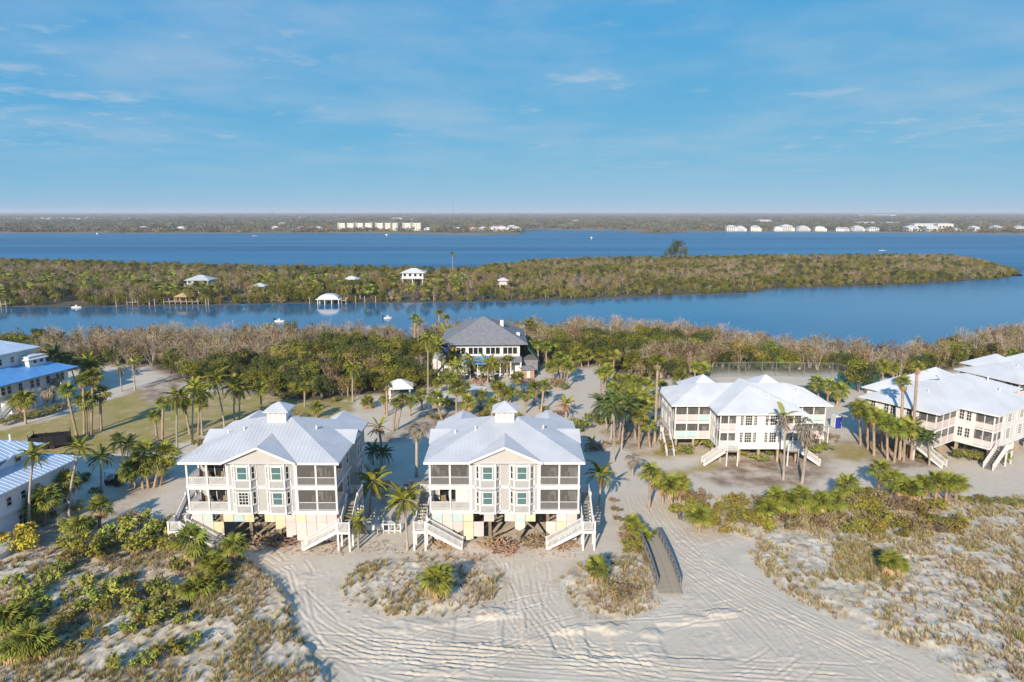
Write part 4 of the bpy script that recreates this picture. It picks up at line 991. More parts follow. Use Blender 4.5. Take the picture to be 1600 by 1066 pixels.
# ------------------------------------------------------------------ plants: prototypes
def fan_frond(seed, L_=.95, pet=.75, n=15, droop=.35, spread=115):
    """cabbage palm leaf: stalk and a folded, drooping fan; grows along +X"""
    r = random.Random(seed); v = [(0,-.02,0),(0,.02,0),(pet,.015,.03),(pet,-.015,.03)]; f = [(0,1,2),(0,2,3)]
    for i in range(n):
        a = R(-spread + 2*spread*(i+.5)/n + r.uniform(-4,4)); l = L_*(1-.28*abs(a)/R(spread))*r.uniform(.85,1.1); w = l*.085
        c, s = math.cos(a), math.sin(a); o = len(v); fold = .04*(1 if i % 2 else -1)
        m = l*.55; z1 = .03+fold-droop*.25*m*m; z2 = .03-droop*l*l*r.uniform(.8,1.4)
        v += [(pet,0,.03), (pet+c*m-s*w, s*m+c*w, z1), (pet+c*m+s*w, s*m-c*w, z1-.03), (pet+c*l, s*l, z2)]
        f += [(o,o+2,o+1), (o+1,o+2,o+3)]
    return np.array(v), np.array(f)
def feather_frond(seed, L_=2.9, n=15, droop=.5, lift=.0, leaf=.75):
    """coconut leaf: arching midrib with hanging leaflets"""
    r = random.Random(seed); v = []; f = []
    def mid(t): return np.array([L_*t*(1-.12*t), 0, L_*(lift*t - droop*t*t)])
    for i in range(6):
        a, b = mid(i/6), mid((i+1)/6); o = len(v); w = .04*(1-i/7)
        v += [a+(0,w,0), a-(0,w,0), b-(0,w,0), b+(0,w,0)]; f += [(o,o+1,o+2),(o,o+2,o+3)]
    for i in range(n):
        t = .14+.86*(i+.3)/n; p = mid(t); l = leaf*(math.sin(math.pi*(.18+.75*t))**.8)*r.uniform(.85,1.1)
        for s in (-1, 1):
            o = len(v); w = .085
            fw, dn = .55*l, r.uniform(.25,.6)*l
            v += [p+(-w,0,0), p+(w,0,0), p+(fw*.5+w, s*l*.55, -dn*.25), p+(fw, s*l*.85, -dn)]; f += [(o,o+1,o+2),(o,o+2,o+3)]
    return np.array([tuple(map(float,q)) for q in v]), np.array(f)
FR = {}
def frond_mesh(kind, k, m):
    key = (kind, k, m)
    if key not in FR:
        if kind == 'fan': v, f = fan_frond(k*7+1, .95, .7, 17, .34+.16*k)
        elif kind == 'fandry': v, f = fan_frond(k*7+3, .8, .6, 11, 1.0, 80)
        elif kind == 'feather': v, f = feather_frond(k*5+2, 2.7, 15, .42+.16*k, .12)
        elif kind == 'featherdry': v, f = feather_frond(k*5+4, 2.1, 12, .75, 0, .5)
        elif kind == 'date': v, f = feather_frond(k*5+6, 2.6, 14, .30+.1*k, .15, .4)
        FR[key] = (v, f, arr_mesh('frond', v, f, M[m]))
    return FR[key]
def crown_layout(kind, rng):
    """list of (frond kind, variant, material, azimuth, elevation, roll, scale)"""
    out = []; drop = rng.uniform(0, .22)
    def ring(fk, m, n, e0, e1, s0=.9, s1=1.1):
        for i in range(n):
            q = (i+.5)/n
            if rng.random() < drop: continue
            out.append((fk, rng.randrange(3), m, i*2.39996+rng.uniform(-.35,.35), R(e0+(e1-e0)*q)+rng.uniform(-.15,.15), rng.uniform(-.35,.35), rng.uniform(s0,s1)))
    if kind == 's': ring('fan','sabal',24,80,-25); ring('fandry','dry',6,-35,-70,.8,1.0)
    elif kind == 'b': ring('fan','sabal',32,85,5,1.0,1.35); ring('fandry','dry',10,-2,-30,.9,1.25)       # trunkless clump
    elif kind == 'w': ring('fan','sabal',20,80,0,.8,1.0); ring('fandry','dry',12,-30,-82,.6,.85)            # with a brown skirt
    elif kind == 'c': ring('feather','coco',22,82,-45,.78,1.0); ring('featherdry','dry',3,-50,-70,.7,.9)
    elif kind == 'k': ring('feather','darkpalm',20,80,-38,.8,1.0)
    elif kind == 'd': ring('feather','coco',6,60,-5,.7,.95); ring('featherdry','greyfrond',8,-25,-75,.9,1.15)  # storm damaged
    elif kind == 'x': ring('fandry','greyfrond',22,35,-80,1.1,1.5)                                           # dead
    elif kind == 'p': ring('date','coco',12,80,35,.8,1.0); ring('date','dry',14,30,-30,.75,1.0); ring('fandry','dry',6,-30,-60)
    return out
def frond_matrix(az, el, roll, s):
    return Matrix.Rotation(az, 4, 'Z') @ Matrix.Rotation(-el, 4, 'Y') @ Matrix.Rotation(roll, 4, 'X') @ Matrix.Scale(s, 4)
CROWN = {}
def crown_mesh(kind, var):
    if (kind, var) not in CROWN:
        rng = random.Random(var*31+ord(kind)); V, F, MI = [], [], []; mats = []; o = 0
        for fk, k, m, az, el, ro, s in crown_layout(kind, rng):
            v, f, _ = frond_mesh(fk, k, m); A = np.array(frond_matrix(az, el, ro, s))
            if m not in mats: mats.append(m)
            V.append(v @ A[:3,:3].T); F.append(f+o); MI += [mats.index(m)]*len(f); o += len(v)
        CROWN[(kind, var)] = arr_mesh('crown', np.concatenate(V), np.concatenate(F), [M[m] for m in mats], MI)
    return CROWN[(kind, var)]
PNAME = {'s': ('cabbage_palm', 'cabbage palm'), 'b': ('palmetto', 'trunkless fan palm clump'), 'w': ('fan_palm', 'fan palm with brown skirt'), 'c': ('coconut_palm', 'coconut palm'), 'k': ('coconut_palm', 'dark green coconut palm'),
         'd': ('coconut_palm', 'storm damaged coconut palm'), 'x': ('dead_palm', 'dead palm with hanging grey fronds'), 'p': ('date_palm', 'shaggy palm with dry lower fronds')}
prng = random.Random(99)
def palm(kind, bx, by, cx, cy, where, s=1.0, near=None, grey=False):
    s *= prng.uniform(.82, 1.08); b = G(bx, by); zt = max(.35, HZ(b.y, cy)); lx = ATX(cx, cy, b.y) - b.x; z0 = gz(b.x, b.y)
    name, txt = PNAME[kind]
    size = '' if kind in 'b' else ('tall ' if zt > 8 else 'short ' if zt < 3.6 else '')
    lean = 'leaning ' if abs(lx) > .14*zt and zt > 2.5 else ''
    t = thing(name, (size + lean + txt + ' ' + where), 'palm', (b.x, b.y, z0), 0, 'palms ' + where)
    h = zt - z0; ly = prng.uniform(-.03,.03)*h
    rb = (.15 if kind in 'ckd' else .19)*(1 if h < 6 else 1.1); n = 7
    pts, rad = [], []
    for i in range(n+1):
        q = i/n; bend = q**1.6 if kind in 'ckd' else q
        pts.append((lx*bend, ly*bend, -.3 + (h+.3)*q)); rad.append(rb*(1.55 if i == 0 else 1.0-.32*q if kind in 'ckd' else 1.05-.1*q))
    if h > .5: MB().tube(pts, rad, 7).build('trunk', M['trunkgrey' if (kind in 'ckdx' or grey) else 'trunk'], t, smooth=True)
    else: MB().tube([(0,0,-.3),(0,0,h)], [.22,.16], 7).build('trunk', M['trunk'], t)
    top = Vector((lx, ly, h-.02)); D = b.y
    if near is None: near = D < 92
    if near:
        for fk, k, m, az, el, ro, sc_ in crown_layout(kind, prng):
            o = link('frond', frond_mesh(fk, k, m)[2], t); o.matrix_local = Matrix.Translation(top) @ frond_matrix(az, el, ro, sc_*s)
    else:
        o = link('crown', crown_mesh(kind, prng.randrange(5)), t, top, prng.uniform(0, 6.3)); o.scale = (s*prng.uniform(.9,1.1),)*3
    return t
A_ = 'on the lawn beside the tarped house'
for a in (('s',121,683,105,611),('s',132,683,129,596),('s',135,680,134,628),('s',142,680,144,591),('s',158,673,157,616)): palm(*a, A_, 1.25)
for a in (('d',190,612,187,573),('d',211,610,209,566)): palm(*a, 'at the bare end of the lawn', 1.0)
B_ = 'on the lawn behind the grey house with open porches'
for a in (('s',253,692,254,631),('s',246,690,241,651),('c',277,703,278,619),('s',297,679,288,631),('c',301,693,304,606),('s',309,680,312,631),('c',316,681,313,612),('c',351,668,337,592),('c',366,660,367,604),('c',374,656,377,606),('s',408,650,408,609)): palm(*a, B_, 1.1)
C_L = 'in the clump beside the golf cart'
for a in (('s',214,762,204,736),('s',232,763,226,708),('s',240,762,248,728),('s',249,759,258,712),('s',224,764,218,730)): palm(*a, C_L, 1.45, False)
for a in (('k',190,712,184,690),('k',198,716,200,694)): palm(*a, 'at the bend of the drive', .85)
D_ = 'beside the pink house'
for a in (('c',47,834,50,714),('c',108,811,124,700)): palm(*a, D_, .82)
palm('k',159,770,158,714,'shading the golf cart',.95)
for a in (('s',57,822,52,792),('s',68,822,72,780),('s',100,798,103,756),('s',62,818,40,795)): palm(*a, D_, 1.3)
for a in (('s',155,826,155,795),): palm(*a, 'on the sandy drive', 1.35)
E_ = 'beside the hedge of the tarped house'
for a in (('s',40,663,38,626),('s',32,650,28,628)): palm(*a, E_, 1.4)
for a in (('x',84,628,84,592),('x',72,640,74,610)): palm(*a, E_, 1.1)
for a in (('k',100,605,84,556),('k',118,600,108,566),('c',128,600,140,568),('c',146,600,142,572)): palm(*a, 'at the dark edge of the wood', 1.2)
F_ = 'on the sand by the gazebo'
for a in (('c',551,628,551,573),('s',476,636,476,605),('b',574,638,574,630),('s',494,654,494,638),('s',601,648,601,625),('s',605,650,604,603),('s',614,674,619,630),('s',619,672,630,624)): palm(*a, F_, .95)
H_ = 'between the two grey houses'
palm('p',598,708,592,668,H_,1.1,False); palm('x',651,745,651,668,H_,1.35,True); palm('k',583,726,582,704,H_,.9); palm('k',596,730,600,708,H_,.7)  # the small coconuts' shade is put into their dark frond colour
palm('c',578,806,583,752,H_,1.0,True); palm('c',560,856,560,815,H_,.72,True); palm('c',637,859,631,783,H_,.95,True)
palm('x',648,776,648,762,'heaped at the foot of the dead palm',1.3,True)
I_ = 'in front of the clubhouse'
for a in (('c',669,612,669,529),('c',683,592,684,541),('c',714,600,714,573),('c',742,577,745,526),('c',760,634,764,570),('k',722,560,720,545),('c',735,592,733,562),('s',772,590,772,570),('s',792,588,793,566),('c',706,588,704,556),('s',752,585,753,572)): palm(*a, I_, 1.15)
for a in (('w',648,550,648,499),('w',653,558,654,504),('w',686,530,686,491),('w',698,514,697,498),('c',695,545,696,520)): palm(*a, 'rising from the wood beside the clubhouse', 1.3)
J_ = 'in the sandy yard behind the cupola house'
for a in (('s',682,616,683,599),('s',691,655,680,623),('s',713,650,713,606),('s',733,652,732,630),('s',724,648,724,609),('s',778,630,782,610),('s',786,632,792,616),('s',796,630,801,612),('s',773,626,775,603),('s',809,618,809,592),('s',821,646,821,618),('s',845,645,850,603)): palm(*a, J_, 1.15)
K_ = 'at the east end of the clubhouse'
for a in (('s',815,572,812,544),('s',820,573,822,541),('s',826,571,834,545),('s',842,576,840,538),('s',854,577,853,543),('s',862,572,866,548),('c',828,540,826,508),('c',812,565,818,550)): palm(*a, K_, 1.3)
Lr = 'in the planted island by the road'
for a in (('s',868,600,862,574),('s',872,596,873,560),('s',880,597,884,566),('s',884,608,888,576),('s',876,600,878,570)): palm(*a, Lr, 1.3)
palm('p',885,653,884,632,'behind the roof of the cupola house',.95,False); palm('p',912,706,925,690,'fallen on the shaded sand',.7)
Mr = 'along the sandy road'
for a in (('s',936,581,938,560),('s',957,589,960,556),('s',939,626,940,582),('s',944,624,948,580),('s',920,572,918,556),('s',910,574,906,560),('s',968,622,967,597),('s',979,626,980,596),('s',950,586,950,566)): palm(*a, Mr, 1.25)
Nn = 'in the grove between the road and the white house'
palm('k',959,722,959,637,Nn,1.15,False)
for a in (('k',948,673,944,632),('k',955,686,958,628),('k',971,703,978,634),('s',966,694,972,640),('s',993,686,989,621),('s',998,702,999,652),('s',1003,660,1001,622),('s',996,640,996,598),('s',1010,640,1008,604),('w',1023,692,1028,566),('s',985,660,986,610),('s',1012,672,1014,628)): palm(*a, Nn, 1.2)
palm('x',988,744,989,716,'on the pale sand beside the road',.9)
palm('c',936,797,940,742,'beside the stairs of the cupola house',.9,True)
Or = 'beside the thicket along the beach road'
for a in (('s',1014,793,1017,741),): palm(*a, Or, 1.15, True)
for a in (('b',1050,792,1047,762),('b',1036,786,1034,758),('b',1062,786,1062,760),('b',1093,832,1092,810)): palm(*a, Or, 1.05, True)
Pr = 'in the thicket before the white house'
for a in (('s',1221,811,1212,780),('s',1238,814,1232,784),('s',1250,813,1254,779),('s',1291,817,1284,786),('s',1302,816,1306,783),('s',1325,792,1324,760),('s',1372,772,1376,736),('s',1392,778,1396,752),('s',1270,812,1272,788)): palm(*a, Pr, 1.25)
for a in (('b',1424,790,1424,768),('b',1444,785,1444,760),('b',1462,783,1462,755),('b',1478,783,1480,758),('b',1494,783,1494,760),('b',1408,786,1408,764),('b',1214,815,1200,800)): palm(*a, Pr, 1.0)
palm('b',1392,905,1392,882,'alone on the grassy dune',.95,True); palm('b',1404,903,1404,886,'alone on the grassy dune',.8,True)
palm('d',1224,750,1227,650,'before the white house with pastel rails',1.05,False); palm('x',1253,756,1264,668,'before the white house with pastel rails',1.25,False)
Qr = 'in the row before the angled white house'
for a in (('s',1345,696,1343,640),('s',1357,702,1356,645),('s',1366,712,1366,652),('s',1377,704,1378,655),('s',1387,719,1386,662),('s',1397,723,1402,672),('s',1403,710,1404,668),('s',1412,721,1414,670),('s',1419,713,1424,668)): palm(*a, Qr, 1.25)
for a in (('w',1406,718,1411,600),('w',1424,718,1435,576)): palm(*a, 'rising above the roof of the angled house', 1.1)
palm('k',1452,727,1450,684,'beside the stairs of the angled house',.8)
for a in (('s',1380,600,1379,574),('s',1396,596,1396,576),('s',1293,630,1294,604),('s',1280,622,1276,600),('s',1308,634,1310,612),('s',1085,594,1087,574),('s',1100,592,1098,576),('s',1062,604,1062,590)): palm(*a, 'by the tennis court', 1.35)
for a in (('w',1576,612,1582,555),('w',1570,616,1567,565)): palm(*a, 'behind the far white roof', 1.2)
palm('b',681,938,683,912,'alone in the dune hollow before the grey houses',1.15,True); palm('b',932,915,930,890,'on the dune beside the walkover',.95,True)
palm('b',995,842,995,830,'against the walkover',.75,True); palm('b',1006,852,1006,840,'against the walkover',.7,True); palm('b',988,828,988,818,'against the walkover',.65,True)
Sr = 'on the dune before the grey house with open porches'
palm('s',304,896,297,848,Sr,1.35,True); palm('s',366,893,365,853,Sr,1.1,True)
for a in (('b',330,905,330,884),('b',342,912,342,892),('b',300,945,300,924),('b',316,940,318,920)): palm(*a, Sr, .9, True)
Tr = 'at the foot of the grassy west dune'
for a in (('b',45,1035,45,1006),('b',66,1030,68,1010),('b',22,1040,22,1016),('b',10,995,10,972),('b',26,990,26,974),('b',128,845,125,828)): palm(*a, Tr, .95, True)

# ------------------------------------------------------------------ trees and shrubs
def leaf_cloud(rs, cen, rad, n, size, up=.5):
    """diamond leaves spread through clumps; returns verts, quads"""
    cen = np.asarray(cen, float); rad = np.asarray(rad, float); k = rs.randint(0, len(cen), n)
    d = rs.normal(size=(n,3)); d /= np.linalg.norm(d, axis=1)[:,None]
    p = cen[k] + d*rad[k]*(rs.rand(n)**.45)[:,None]
    nn = d*.8 + rs.normal(size=(n,3))*.7; nn[:,2] += up; nn /= np.linalg.norm(nn, axis=1)[:,None]
    a = np.cross(nn, rs.normal(size=(n,3))); a /= np.linalg.norm(a, axis=1)[:,None]; b = np.cross(nn, a)
    s = size*(.6+.8*rs.rand(n))[:,None]
    v = np.stack([p-a*s, p-b*s*.55, p+a*s, p+b*s*.55], 1).reshape(-1,3)
    return v, np.arange(4*n).reshape(-1,4)
def branch_mesh(seed, h, spread, n, r0, name, m, twigs=3):
    r = random.Random(seed); mb = MB()
    for i in range(n):
        a = r.uniform(0, 6.28); l = h*r.uniform(.55, 1.0); sx = spread*r.uniform(.3,1.0)
        p0 = Vector((r.uniform(-.15,.15), r.uniform(-.15,.15), -.2)); p2 = Vector((math.cos(a)*sx, math.sin(a)*sx, l)); p1 = p0.lerp(p2, .5) + Vector((r.uniform(-.3,.3), r.uniform(-.3,.3), r.uniform(0,.5)))
        mb.tube([p0,p1,p2], [r0,r0*.6,r0*.22], 4, cap=False)
        for j in range(twigs):
            q = p1.lerp(p2, r.uniform(.1,.9)); e = q + Vector((r.uniform(-1,1), r.uniform(-1,1), r.uniform(.1,1)))*spread*.38
            mb.tube([q, e], [r0*.36, r0*.10], 3, cap=False)
            for j2 in range(twigs-1):
                q2 = q.lerp(e, r.uniform(.3,.95)); e2 = q2+Vector((r.uniform(-1,1), r.uniform(-1,1), r.uniform(0,1)))*spread*.22
                mb.tube([q2, e2], [r0*.2, r0*.07], 3, cap=False)
    return mb.mesh(name, m)
def crown_cloud(seed, w, h0, h1, clumps, leaves, size, m, name='crown'):
    rs = np.random.RandomState(seed); c = np.stack([rs.uniform(-w,w,clumps)*.75, rs.uniform(-w,w,clumps)*.75, rs.uniform(h0+.5,h1-.35,clumps)], 1)
    q = np.hypot(c[:,0], c[:,1])/w; c[:,2] = h0+(c[:,2]-h0)*(1-.35*q**2)
    r = np.stack([rs.uniform(.35,.6,clumps)*w*.75]*2 + [rs.uniform(.3,.5,clumps)*(h1-h0)*.45], 1)
    v, f = leaf_cloud(rs, c, r, leaves, size)
    return arr_mesh(name, v, f, m)
TREE = []   # (trunk mesh, crown mesh, words)
TW = {'g': 'green mangrove tree', 'o': 'olive leaved tree', 'b': 'browned tree', 't': 'bare grey twiggy tree', 'k': 'dark leaved tree'}
for i, (k, m, n) in enumerate((('g','leafgreen',1300),('g','leafgreen',1150),('o','leafolive',1100),('o','leafolive',800),('b','leafbrown',620),('t','leafbrown',110),('t','leafolive',170),('k','leafdark',1200))):
    tw = k == 't'
    tr = branch_mesh(200+i, 5.4 if not tw else 6.0, 2.1, 6 if not tw else 10, .075 if not tw else .07, 'trunk', M['bark'] if k in 'gk' else M['twig'], 3 if not tw else 4)
    cr = crown_cloud(300+i, 2.5, 1.0 if not tw else 2.6, 5.6, 16, n, .175 if not tw else .13, M[m])
    TREE.append((tr, cr, k))
def tree(i, x, y, s, where, group, sz=1.0, z=None):
    tr, cr, k = TREE[i]
    t = thing('mangrove_tree' if k in 'gk' else 'bare_tree' if k == 't' else 'scrub_tree', ('small ' if s < .72 else 'big ' if s > 1.0 else '') + TW[k] + ' ' + where, 'tree', (x, y, gz(x, y) if z is None else z), prng.uniform(0,6.28), group)
    t.scale = (s, s, s*sz); link('trunk', tr, t); link('crown', cr, t); return t
def scatter(name, pts, idx, scl, rot, meshes, label=None, zs=None):
    """one mass of plants: points with copies of a few plant shapes on them"""
    me = bpy.data.meshes.new(name); me.vertices.add(len(pts)); me.vertices.foreach_set('co', np.asarray(pts, np.float32).ravel())
    for nme, ty, a in (('idx','INT',idx), ('scl','FLOAT',scl), ('rot','FLOAT',rot)):
        at = me.attributes.new(nme, ty, 'POINT'); at.data.foreach_set('value', np.asarray(a, np.int32 if ty == 'INT' else np.float32))
    o = link(name, me); o['kind'] = 'stuff'
    if label: o['label'] = label
    ng = bpy.data.node_groups.new(name, 'GeometryNodeTree'); ng.interface.new_socket('Geometry', in_out='INPUT', socket_type='NodeSocketGeometry'); ng.interface.new_socket('Geometry', in_out='OUTPUT', socket_type='NodeSocketGeometry')
    gi, go = ng.nodes.new('NodeGroupInput'), ng.nodes.new('NodeGroupOutput'); L = ng.links.new
    join = ng.nodes.new('GeometryNodeJoinGeometry')
    def na(n_, ty):
        a = ng.nodes.new('GeometryNodeInputNamedAttribute'); a.data_type = ty; a.inputs[0].default_value = n_; return a
    for i, ms in enumerate(meshes):
        oi = ng.nodes.new('GeometryNodeObjectInfo'); po = bpy.data.objects.new(name + '_shape', ms); oi.inputs['Object'].default_value = po
        ip = ng.nodes.new('GeometryNodeInstanceOnPoints'); L(gi.outputs[0], ip.inputs['Points']); L(oi.outputs['Geometry'], ip.inputs['Instance'])
        cm = ng.nodes.new('FunctionNodeCompare'); cm.data_type = 'INT'; cm.operation = 'EQUAL'; L(na('idx','INT').outputs[0], cm.inputs[2]); cm.inputs[3].default_value = i; L(cm.outputs[0], ip.inputs['Selection'])
        cx = ng.nodes.new('ShaderNodeCombineXYZ'); L(na('rot','FLOAT').outputs[0], cx.inputs[2]); L(cx.outputs[0], ip.inputs['Rotation']); L(na('scl','FLOAT').outputs[0], ip.inputs['Scale'])
        L(ip.outputs[0], join.inputs[0])
    L(join.outputs[0], go.inputs[0])
    md = o.modifiers.new('scatter', 'NODES'); md.node_group = ng
    return o
def joined(name, a, b):
    """crown and trunk as one mesh, for the mass planting"""
    V, F, MI, o = [], [], [], 0; mats = []
    me = bpy.data.meshes.new(name); vs_, fs, mi = [], [], []
    for j, m in enumerate((a, b)):
        n = len(m.vertices); co = np.empty(n*3, np.float32); m.vertices.foreach_get('co', co); off = len(vs_)
        vs_ += [tuple(c) for c in co.reshape(-1,3)]
        for p in m.polygons: fs.append(tuple(v+off for v in p.vertices)); mi.append(j)
        mats.append(m.materials[0])
    me.from_pydata(vs_, [], fs); [me.materials.append(m) for m in mats]; me.polygons.foreach_set('material_index', mi); me.update(); return me
JT = [joined('tree_shape', a, b) for a, b, _ in TREE]
rs = np.random.RandomState(11)
# the wood behind the houses: front trees singly, the rest one mass
def wood():
    N_ = 5200; x = rs.uniform(-190, 235, N_); y0 = wood_edge(x)+.8; y1 = shore_y(x)-.5
    y = y0 + (y1-y0)*rs.rand(N_); keep = (y1 > y0+2) & (rs.rand(N_) < (y1-y0)/62*.92)
    ch = (np.abs(x+6.0) < 13.5) & (y > 148) & (y < 175); rd = (np.abs(x-(15.5)) < 3.4) & (y < 165)
    tc_ = (x > 40) & (x < 68) & (y < 144) & (y > 128); keep &= ~ch & ~rd & ~tc_ & (np.abs(x) < y*.85+12)
    h5 = (x > 74) & (y < 150); keep &= ~h5
    x, y = x[keep], y[keep]
    dead = vnoise(x, y, 22, 71); grn = vnoise(x, y, 14, 75); fr = (y - wood_edge(x))/np.maximum(shore_y(x)-wood_edge(x), 1)
    i = np.where(grn > .52, rs.choice([0,1,7,7], len(x)), rs.choice([2,3,2,0,4,7], len(x)))  # extra dark-leaved trees stand in for shaded pockets between the crowns
    east = sstep(10, 40, x)
    dd = dead + .20*fr + .16*east*fr; i = np.where(dd > .62, rs.choice([5,6,4,5,4], len(x)), i); i = np.where((dd > .52) & (rs.rand(len(x)) < .4), rs.choice([5,6,4], len(x)), i)
    i = np.where((fr < .16) & (rs.rand(len(x)) < .5) & (i > 1), rs.choice([0,7,1], len(x)), i)
    s = rs.uniform(.6, 1.2, len(x)); s = np.where(fr < .10, s*.8, s)
    o = np.argsort(fr + .15*rs.rand(len(x)) + np.maximum(0, np.abs(x)-120)*.02)
    single = o[:230]; rest = o[230:]
    for k in single:
        xx = x[k]; wh = 'at the edge of the wood behind the lawn' if xx < -38 else 'at the edge of the wood by the gazebo' if xx < -12 else 'at the edge of the wood near the clubhouse' if xx < 16 else 'at the edge of the wood behind the white houses'
        tree(int(i[k]), float(x[k]), float(y[k]), float(s[k]), wh, 'trees ' + wh)
    scatter('mangrove_wood', np.stack([x[rest], y[rest], np.full(len(rest), -.1)], 1), i[rest], s[rest], rs.uniform(0, 6.28, len(rest)), JT, 'storm browned mangrove wood between the houses and the channel')
wood()
def islet_wood():
    N_ = 24000; P = np.array(ISL); x = rs.uniform(-420, 470, N_); y = rs.uniform(240, 620, N_)
    d = sdist(x, y, ISL); k = (d > .3) & (np.abs(x) < y*.80+25)
    k &= ~((np.hypot(x+126, y-301) < 9) | (np.hypot(x+49, y-306) < 8))
    x, y, d = x[k], y[k], d[k]; dead = vnoise(x, y, 38, 81) + .12*sstep(8, 45, d) - .05
    i = np.where(vnoise(x, y, 20, 88) > .48, rs.choice([0,1,2,7], len(x)), rs.choice([2,3,0,4,7], len(x))); i = np.where((dead > .57) & (rs.rand(len(x)) < .75), rs.choice([4,5,6,4,2], len(x)), i); i = np.where(d < 5, rs.choice([0,1,0,2], len(x)), i)
    s = rs.uniform(.62, .95, len(x)) + .25*(x < -60)*(y < 340) ; s = np.where(x > -10, s*.74, s); s = np.where(d < 4, s*.8, s)
    keep2 = (x > -20) | (rs.rand(len(x)) < .65); pal = (x < -20) & (d > 6) & (rs.rand(len(x)) < .16) & (y < 360); i = np.where(pal, 8, i); s = np.where(pal, rs.uniform(1.5, 2.0, len(x)), s)
    z = np.where(pal, 4.3, -.1 - 1.15*s*sstep(9, 2, d)); x, y, z, i, s = x[keep2], y[keep2], z[keep2], i[keep2], s[keep2]
    scatter('islet_wood', np.stack([x, y, z], 1), i, s, rs.uniform(0, 6.28, len(x)), JT + [crown_mesh('s', 0)], 'low mangrove wood covering the islet across the channel')
islet_wood()
for k, (px, py, i, s) in enumerate(((1057,407,7,2.3),(1045,408,7,1.5),(1066,408,1,1.7))):
    p = G(px, py, 0); tree(i, p.x, p.y, s, 'rising above the islet wood', 'tall trees on the islet', 1.35, 0)
palm('w',707,424,707,398,'rising above the islet wood',1.6,False)
# shrubs
SHR = {}
SW = {'g':'glossy green shrub','b':'rusty brown shrub','o':'olive green shrub','y':'bright yellow shrub','h':'fresh green bush','t':'bare twiggy shrub'}
def shrub(kind, x, y, s, where, group, sz=1.0):
    v = prng.randrange(3); label = ('small ' if s < .95 else 'large ' if s > 1.3 else '') + SW[kind] + ' ' + where
    if (kind, v) not in SHR:
        m, n, sz_, bm = {'g': ('seagrape', 420, .13, 'bark'), 'b': ('leafbrown', 360, .10, 'twig'), 'o': ('leafolive', 420, .11, 'bark'), 'y': ('yellowleaf', 420, .11, 'bark'), 'h': ('hedge', 520, .10, 'bark'), 't': ('leafbrown', 60, .09, 'twig')}[kind]
        SHR[(kind, v)] = (branch_mesh(500+v+ord(kind), 1.3, .8, 7, .03, 'stem', M[bm], 3), crown_cloud(520+v*3+ord(kind), 1.05, .1, 1.55, 9, n, sz_, M[m], 'foliage'))
    st, fo = SHR[(kind, v)]
    nm = {'g':'sea_grape_shrub','b':'browned_shrub','o':'scrub_bush','y':'yellow_shrub','h':'hedge_bush','t':'bare_shrub'}[kind]
    t = thing(nm, label, 'shrub', (x, y, gz(x, y)-.05), prng.uniform(0,6.28), group); t.scale = (s, s, s*sz); link('stem', st, t); link('foliage', fo, t); return t
for px, py, s in ((130,842,1.2),(112,868,1.1),(140,880,1.3),(122,890,1.0),(165,868,1.1),(185,850,1.2),(215,838,1.5),(232,850,1.4),(222,872,1.2),(250,852,1.2),(262,838,1.4),(205,826,1.1),(270,870,1.0)):
    p = G(px, py); shrub('g' if prng.random() < .75 else 'o', p.x, p.y, s*1.5, 'in the thicket before the grey house', 'thicket before the grey house')
for px, py, s in ((150,950,1.2),(170,940,1.3),(190,958,1.2),(205,945,1.1),(160,968,1.0),(130,965,.9),(245,938,1.3),(262,945,1.1),(240,960,1.0),(250,982,1.1),(228,990,.9),(206,1000,1.0),(270,975,.9),(215,975,.8),(110,945,.8),(40,950,1.2),(60,940,1.0),(20,930,1.0),(262,1035,1.1),(278,1025,.9),(180,1055,.8),(290,985,.8),(345,935,.8),(95,905,1.0),(80,920,1.1),(135,925,1.0),(185,925,.9),(30,965,1.0),(75,965,1.0),(100,985,.9),(150,1010,.9),(120,1030,.8),(230,1045,.9),(310,1015,.7),(280,900,1.0)):
    p = G(px, py); shrub('g' if prng.random() < .7 else 'o', p.x, p.y, s*1.12, 'scattered over the grassy west dune', 'shrubs on the west dune')
for px, py, s in ((150,905,1.0),(190,900,1.1),(215,905,1.0),(240,900,.9),(265,895,1.0),(170,890,1.0),(235,880,.9)):
    p = G(px, py); shrub(prng.choice('bt'), p.x, p.y, s, 'among the leafy dune shrubs', 'dry shrubs on the west dune', .7)
for px, py, s in ((18,858,1.7),(34,853,1.9),(48,858,1.6),(28,864,1.4)):
    p = G(px, py); shrub('y', p.x, p.y, s, 'before the pink house', 'yellow shrubs')
for k in range(46):
    q = k/45; px = 1052+q*350+prng.uniform(-12,12); py = 800+18*math.sin(q*3.1)+prng.uniform(-24,24)-q*6
    p = G(px, py); shrub(prng.choice('obobobot'), p.x, p.y, prng.uniform(1.25,1.9), 'in the thicket beside the beach road', 'scrub thicket along the beach road', .9)
for k in range(26):
    px = prng.uniform(1330,1500); py = prng.uniform(790,842); p = G(px, py); shrub(prng.choice('oboot'), p.x, p.y, prng.uniform(1.0,1.5), 'below the fan palm clumps', 'scrub below the fan palms', .85)
for k in range(13):
    p = G(1500+k*9.5+prng.uniform(-4,4), 784+k*.6+prng.uniform(-5,5)); shrub(prng.choice('ooh'), p.x, p.y, prng.uniform(.6,.85), 'along the edge of the sandy lot', 'scrub along the sandy lot', .7)
for k in range(9):
    p = G(1498+k*9, 716+k*.8+prng.uniform(-3,3)); shrub('h', p.x, p.y, prng.uniform(1.1,1.4), 'in the hedge against the angled white house', 'hedge at the angled house')
for k in range(12):
    p = G(8+k*8.5, 664-k*2.2+prng.uniform(-2,2)); shrub('h', p.x, p.y, prng.uniform(1.0,1.2), 'in the clipped hedge beside the tarped house', 'hedge at the tarped house')
